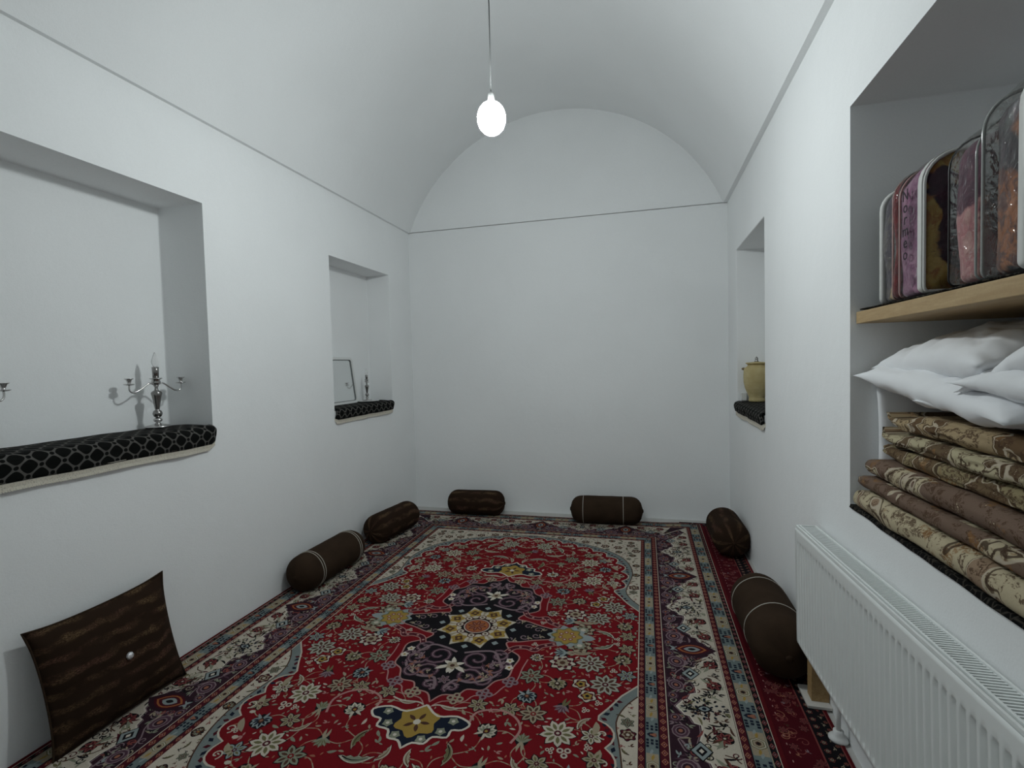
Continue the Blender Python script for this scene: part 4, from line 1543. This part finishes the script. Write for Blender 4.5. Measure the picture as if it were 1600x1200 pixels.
# folded quilts
def quilt(label, xf, z0, t_, y_far, mt, seed, ear=.0, xb=1.27, y_near=.66, sag=.0, tip=.0):
    P_, U_ = [], []
    N = 46
    n = 30
    for i in range(N + 1):
        f = i / N
        y = y_near + (y_far - y_near) * f
        e = max(0, (f - (.90 if not ear else .83)) / (.10 if not ear else .17))                 # towards the far end
        # cross-section: flat slab with a full round front
        row, ur = [], []
        per = 0
        th = t_ * (1 - (.25 * e * e if not ear else .93 * ear * min(1, e * 1.15) ** .8)) * (1 if f > .02 else .8)
        zb = z0 + ear * t_ * .55 * e ** 2 + tip * e ** 3
        xo = xf + (.010 + .03 * ear) * e ** 2 + .010 * nz(y * 3.1, seed * 2.7) + .006 * nz(y * 9, seed)
        prev = None
        for k in range(n):
            if k < 14:
                an = PI / 2 + PI * k / 13
                x = xo + th * .52 + th * .52 * cos(an); z = zb + th / 2 + th / 2 * sin(an)
            elif k < 22:
                x = xo + th * .52 + (xb - xo - th * .52) * (k - 13) / 9; z = zb
            else:
                x = xo + th * .52 + (xb - xo - th * .52) * (30 - k) / 9; z = zb + th
            if k < 14:
                z += (.003 + .004 * ear) * nz(y * 11, k * .4, seed); x += (.005 + .010 * ear) * nz(y * 7, k * .4, seed + 7)
            z = max(z, zb + .0005)
            if prev: per += math.hypot(x - prev[0], z - prev[1])
            prev = (x, z)
            row.append((x, y, z)); ur.append((y, per))
        P_.append(row); U_.append(ur)
    o_ = link('folded_quilt', from_grid(P_, U_, wrap_v=True, cap=True), mt, None, True)
    return tag(o_, label, 'quilt', 'folded quilts in the right niche')


z = SILL_Q + .0085
Qs = [('cream printed folded quilt at the bottom of the stack', .708, .074, 2.052, damask('quilt_cream', 1, CRM, (.30, .21, .14), .60), 0, 0),
      ('mauve brown printed folded quilt, second from the bottom of the stack', .728, .046, 2.040, damask('quilt_mauve_low', 2, CRM, MAU, .38), 0, 0),
      ('mauve brown quilt with arched panels, third from the bottom of the stack', .738, .062, 2.026, damask('quilt_mauve', 3, CRM, MAU, .37), 0, 0),
      ('olive and cream floral folded quilt in the middle of the stack', .770, .050, 1.990, damask('quilt_olive', 4, OLV, (.16, .11, .06), .52), .5, 0),
      ('pale floral quilt with a pointed corner, second from the top of the stack', .764, .046, 2.035, damask('quilt_pale', 5, (.45, .40, .26), (.13, .09, .05), .53), .9, .012),
      ('tan floral folded quilt with a pointed corner on top of the stack', .772, .058, 2.000, damask('quilt_tan', 6, TAN, (.13, .08, .04), .52), .9, .010)]
for i, (lb, xf, t_, yf, mt, ear, tip) in enumerate(Qs):
    quilt(lb, xf, z, t_, yf, mt, i + 1, ear, tip=tip)
    z += t_ + .0030
QT = z

# white bedding standing behind the quilts at the far jamb
def pillow(label, w_, h_, t_, X, Y, loc, seed, wr=.007, pinch=.05, ears=.05, name='white_pillow', cat='pillow', grp='white pillows in the right niche'):
    o_ = link(name, pad(w_, h_, t_, pinch, 40, seed, wr, .22, ears, .40), M['white_cotton'], None, True)
    o_.matrix_world = frame(X, Y, loc)
    return tag(o_, label, cat, grp)


pillow('white pillow standing on end behind the quilt corners', .42, .42, .05, (0, 0, 1), (1, 0, 0), (1.005, 2.052, SILL_Q + .232), 3, .004, .03, .02)
pillow('white pillow lowest in the heap, lying flat on the quilts', .74, .47, .085, (.02, -1, -.02), (1, 0, 0), (1.010, 1.34, QT + .040), 5)
pillow('white pillow with a sharp corner against the niche side', .76, .47, .12, (.0, -1, -.105), (1, .0, .05), (.975, 1.680, QT + .082), 9, .014, .06)
pillow('plump white pillow highest at the far end of the heap', .58, .46, .15, (-.02, -1, .02), (1, 0, .20), (1.005, 1.740, QT + .190), 12, .014, .06)
pillow('white pillow resting at the near end of the heap', .66, .46, .11, (.03, -1, -.03), (1, .05, .06), (.985, 1.175, QT + .112), 15, .014, .06)
pillow('white pillow tilted up under the shelf at the near end',   .40, .44, .10, (.0, -1, .42), (1, .02, .06), (.985, 1.330, QT + .178), 21, .014, .06)

# ------------------------------------------------------------------ blankets in plastic bags on the shelf
def xz_profile(x0, x1, z0, z1, r, rb=.02, n=7):
    out = []
    for cx_, cz2, rr, a0 in ((x1 - r, z1 - r, r, 0), (x0 + r, z1 - r, r, PI / 2), (x0 + rb, z0 + rb, rb, PI), (x1 - rb, z0 + rb, rb, 1.5 * PI)):
        for k in range(n + 1):
            a_ = a0 + PI / 2 * k / n
            out.append((cx_ + rr * cos(a_), cz2 + rr * sin(a_)))
    return out


def bag_shell(x0, x1, y0, y1, z0, z1, r, inset, bulge, seed, amp):
    """extrusion along y (y0 near, y1 far) with softly bulging gusset"""
    rows = []
    N = 9
    prof = xz_profile(x0 + inset, x1 - inset, z0 + inset * .4, z1 - inset, max(r - inset, .02))
    cx_, cz2 = (x0 + x1) / 2, (z0 + z1) / 2
    dense = []
    for i, p in enumerate(prof):
        q = prof[(i + 1) % len(prof)]
        d = math.hypot(q[0] - p[0], q[1] - p[1])
        for k in range(max(1, int(d / .03))):
            f = k / max(1, int(d / .03))
            dense.append((p[0] + (q[0] - p[0]) * f, p[1] + (q[1] - p[1]) * f))
    for i in range(N):
        f = i / (N - 1)
        y = y0 + inset + (y1 - y0 - 2 * inset) * f
        b = bulge * sin(PI * f)
        row = []
        for x, z in dense:
            dx, dz = (x - cx_) / (x1 - x0) * 2, (z - cz2) / (z1 - z0) * 2
            nn = amp * nz(x * 9 + seed, y * 14, z * 9)
            row.append((x + dx * (b + nn) - .0, y, max(z + (dz * (b + nn) if dz > -.8 else 0), z0 + .0008 + inset * .2)))
        rows.append(row)
    # bowed faces
    c0 = [(cx_ + (x - cx_) * .5, y0 + inset - bulge * .7, cz2 + (z - cz2) * .5) for x, z in dense]
    c1 = [(cx_ + (x - cx_) * .5, y1 - inset + bulge * .4, cz2 + (z - cz2) * .5) for x, z in dense]
    return from_grid([c0] + rows + [c1], wrap_v=True, cap=True), dense


def bag(label, y0, y1, h, mt, edge_far, edge_near, seed, band=None, text=None, xf=.768, depth=.40, r=.075, inset=.004, lean=0.0, face=None):
    t = thing('blanket_bag', label, 'blanket bag', (xf, (y0 + y1) / 2, 1.6205), 0, 'bagged blankets on the shelf')
    w_ = y1 - y0
    t.rotation_euler = (lean, 0, 0)
    bl, _ = bag_shell(0, depth, -w_ / 2, w_ / 2, 0, h, r, inset, .006, seed, .010)
    b = link('blanket', bl, mt, t, True)
    if face:
        b.data.materials.append(face)
        for p in b.data.polygons:
            if p.normal.y < -.75: p.material_index = 1
    sh, prof = bag_shell(0, depth, -w_ / 2, w_ / 2, 0, h, r, 0, .006, seed + 3, .004)
    link('plastic_cover', sh, M['pvc'], t, True)
    for yy, (m_, rr) in ((w_ / 2, edge_far), (-w_ / 2, edge_near)):
        pts_ = [(x, yy, max(z, rr)) for x, z in prof]
        link('edge_piping', tube(pts_ + pts_[:2], rr, 6, False), m_, t, True)
    if band:
        off, bw, m_ = band
        q = []
        for yy in (-w_ / 2 + off, -w_ / 2 + off + bw * .5, -w_ / 2 + off + bw):
            q.append([((x - depth / 2) * 1.03 + depth / 2, yy, (z - h / 2) * (1.03 if z > h / 2 else 1.0) + h / 2 + (.001 if z < .01 else 0)) for x, z in prof])
        bo = link('zip_band', from_grid(q, wrap_v=True), m_, t, True)
        md = bo.modifiers.new('thick', 'SOLIDIFY'); md.thickness = .002
    if text:
        cu_ = bpy.data.curves.new('lettering', 'FONT'); cu_.body = '\n'.join(text); cu_.size = .046; cu_.extrude = .0004; cu_.space_line = .74; cu_.align_x = 'CENTER'
        to = bpy.data.objects.new('tmp', cu_); C.objects.link(to)
        bpy.context.view_layer.update()
        me = bpy.data.meshes.new_from_object(to.evaluated_get(bpy.context.evaluated_depsgraph_get()))
        bpy.data.objects.remove(to)
        lo_ = link('lettering', me, flat('black_print', (.010, .006, .010), .8), t)
        # reads downwards on the gusset that faces the room
        lo_.matrix_local = frame((0, -1, 0), (0, 0, 1), (-.0150, w_ / 2 - .068, h * .72))
        lo_.matrix_parent_inverse = Matrix()
    return t


wp, pkp, bkp, clp = (flat('white_piping', (.62, .62, .60), .5), flat('pink_piping', (.48, .30, .28), .5), flat('black_piping', (.012, .012, .012), .4), flat('clear_piping', (.34, .35, .34), .15))
bag('narrow clear bag with a grey and ochre blanket at the far end of the shelf', 1.868, 1.962, .365, blanket('blanket_grey', 1, (.060, .048, .068), (.13, .11, .10), (.40, .28, .12), (.52, .40, .22), .57), (wp, .010), (clp, .003), 1, r=.06, xf=.776)
bag('thin bag with a dark red blanket, second from the far end of the shelf', 1.816, 1.856, .385, blanket('blanket_red', 2, (.17, .012, .016), (.08, .010, .014), (.26, .06, .035), (.18, .025, .02), .56), (pkp, .003), (bkp, .003), 2, r=.075, xf=.762)
bag('purple blanket bag with a wide white zip band and ochre flowers', 1.668, 1.808, .385, blanket('blanket_purple', 3, (.12, .028, .085), (.23, .09, .17), (.34, .17, .26), (.20, .055, .145), .52), (pkp, .003), (wp, .0045), 3, (.002, .022, wp), 'Normeo', r=.085, xf=.760,
    face=blanket('blanket_flowers', 7, (.035, .008, .022), (.055, .011, .030), (.50, .33, .09), (.36, .15, .045), .56))
bag('clear bag with a plum blanket and pink flower, beside the biggest bag', 1.445, 1.555, .375, blanket('blanket_plum', 4, (.105, .028, .055), (.060, .018, .040), (.48, .20, .21), (.60, .36, .33), .57), (bkp, .0025), (clp, .003), 4, r=.08, inset=.014, xf=.762)
bag('biggest clear bag with a charcoal and orange blanket at the frame edge', 1.255, 1.432, .425, blanket('blanket_charcoal', 5, (.035, .031, .036), (.080, .055, .065), (.40, .15, .06), (.14, .06, .05), .53), (clp, .004), (wp, .004), 5, (.030, .022, wp), r=.09, inset=.018)
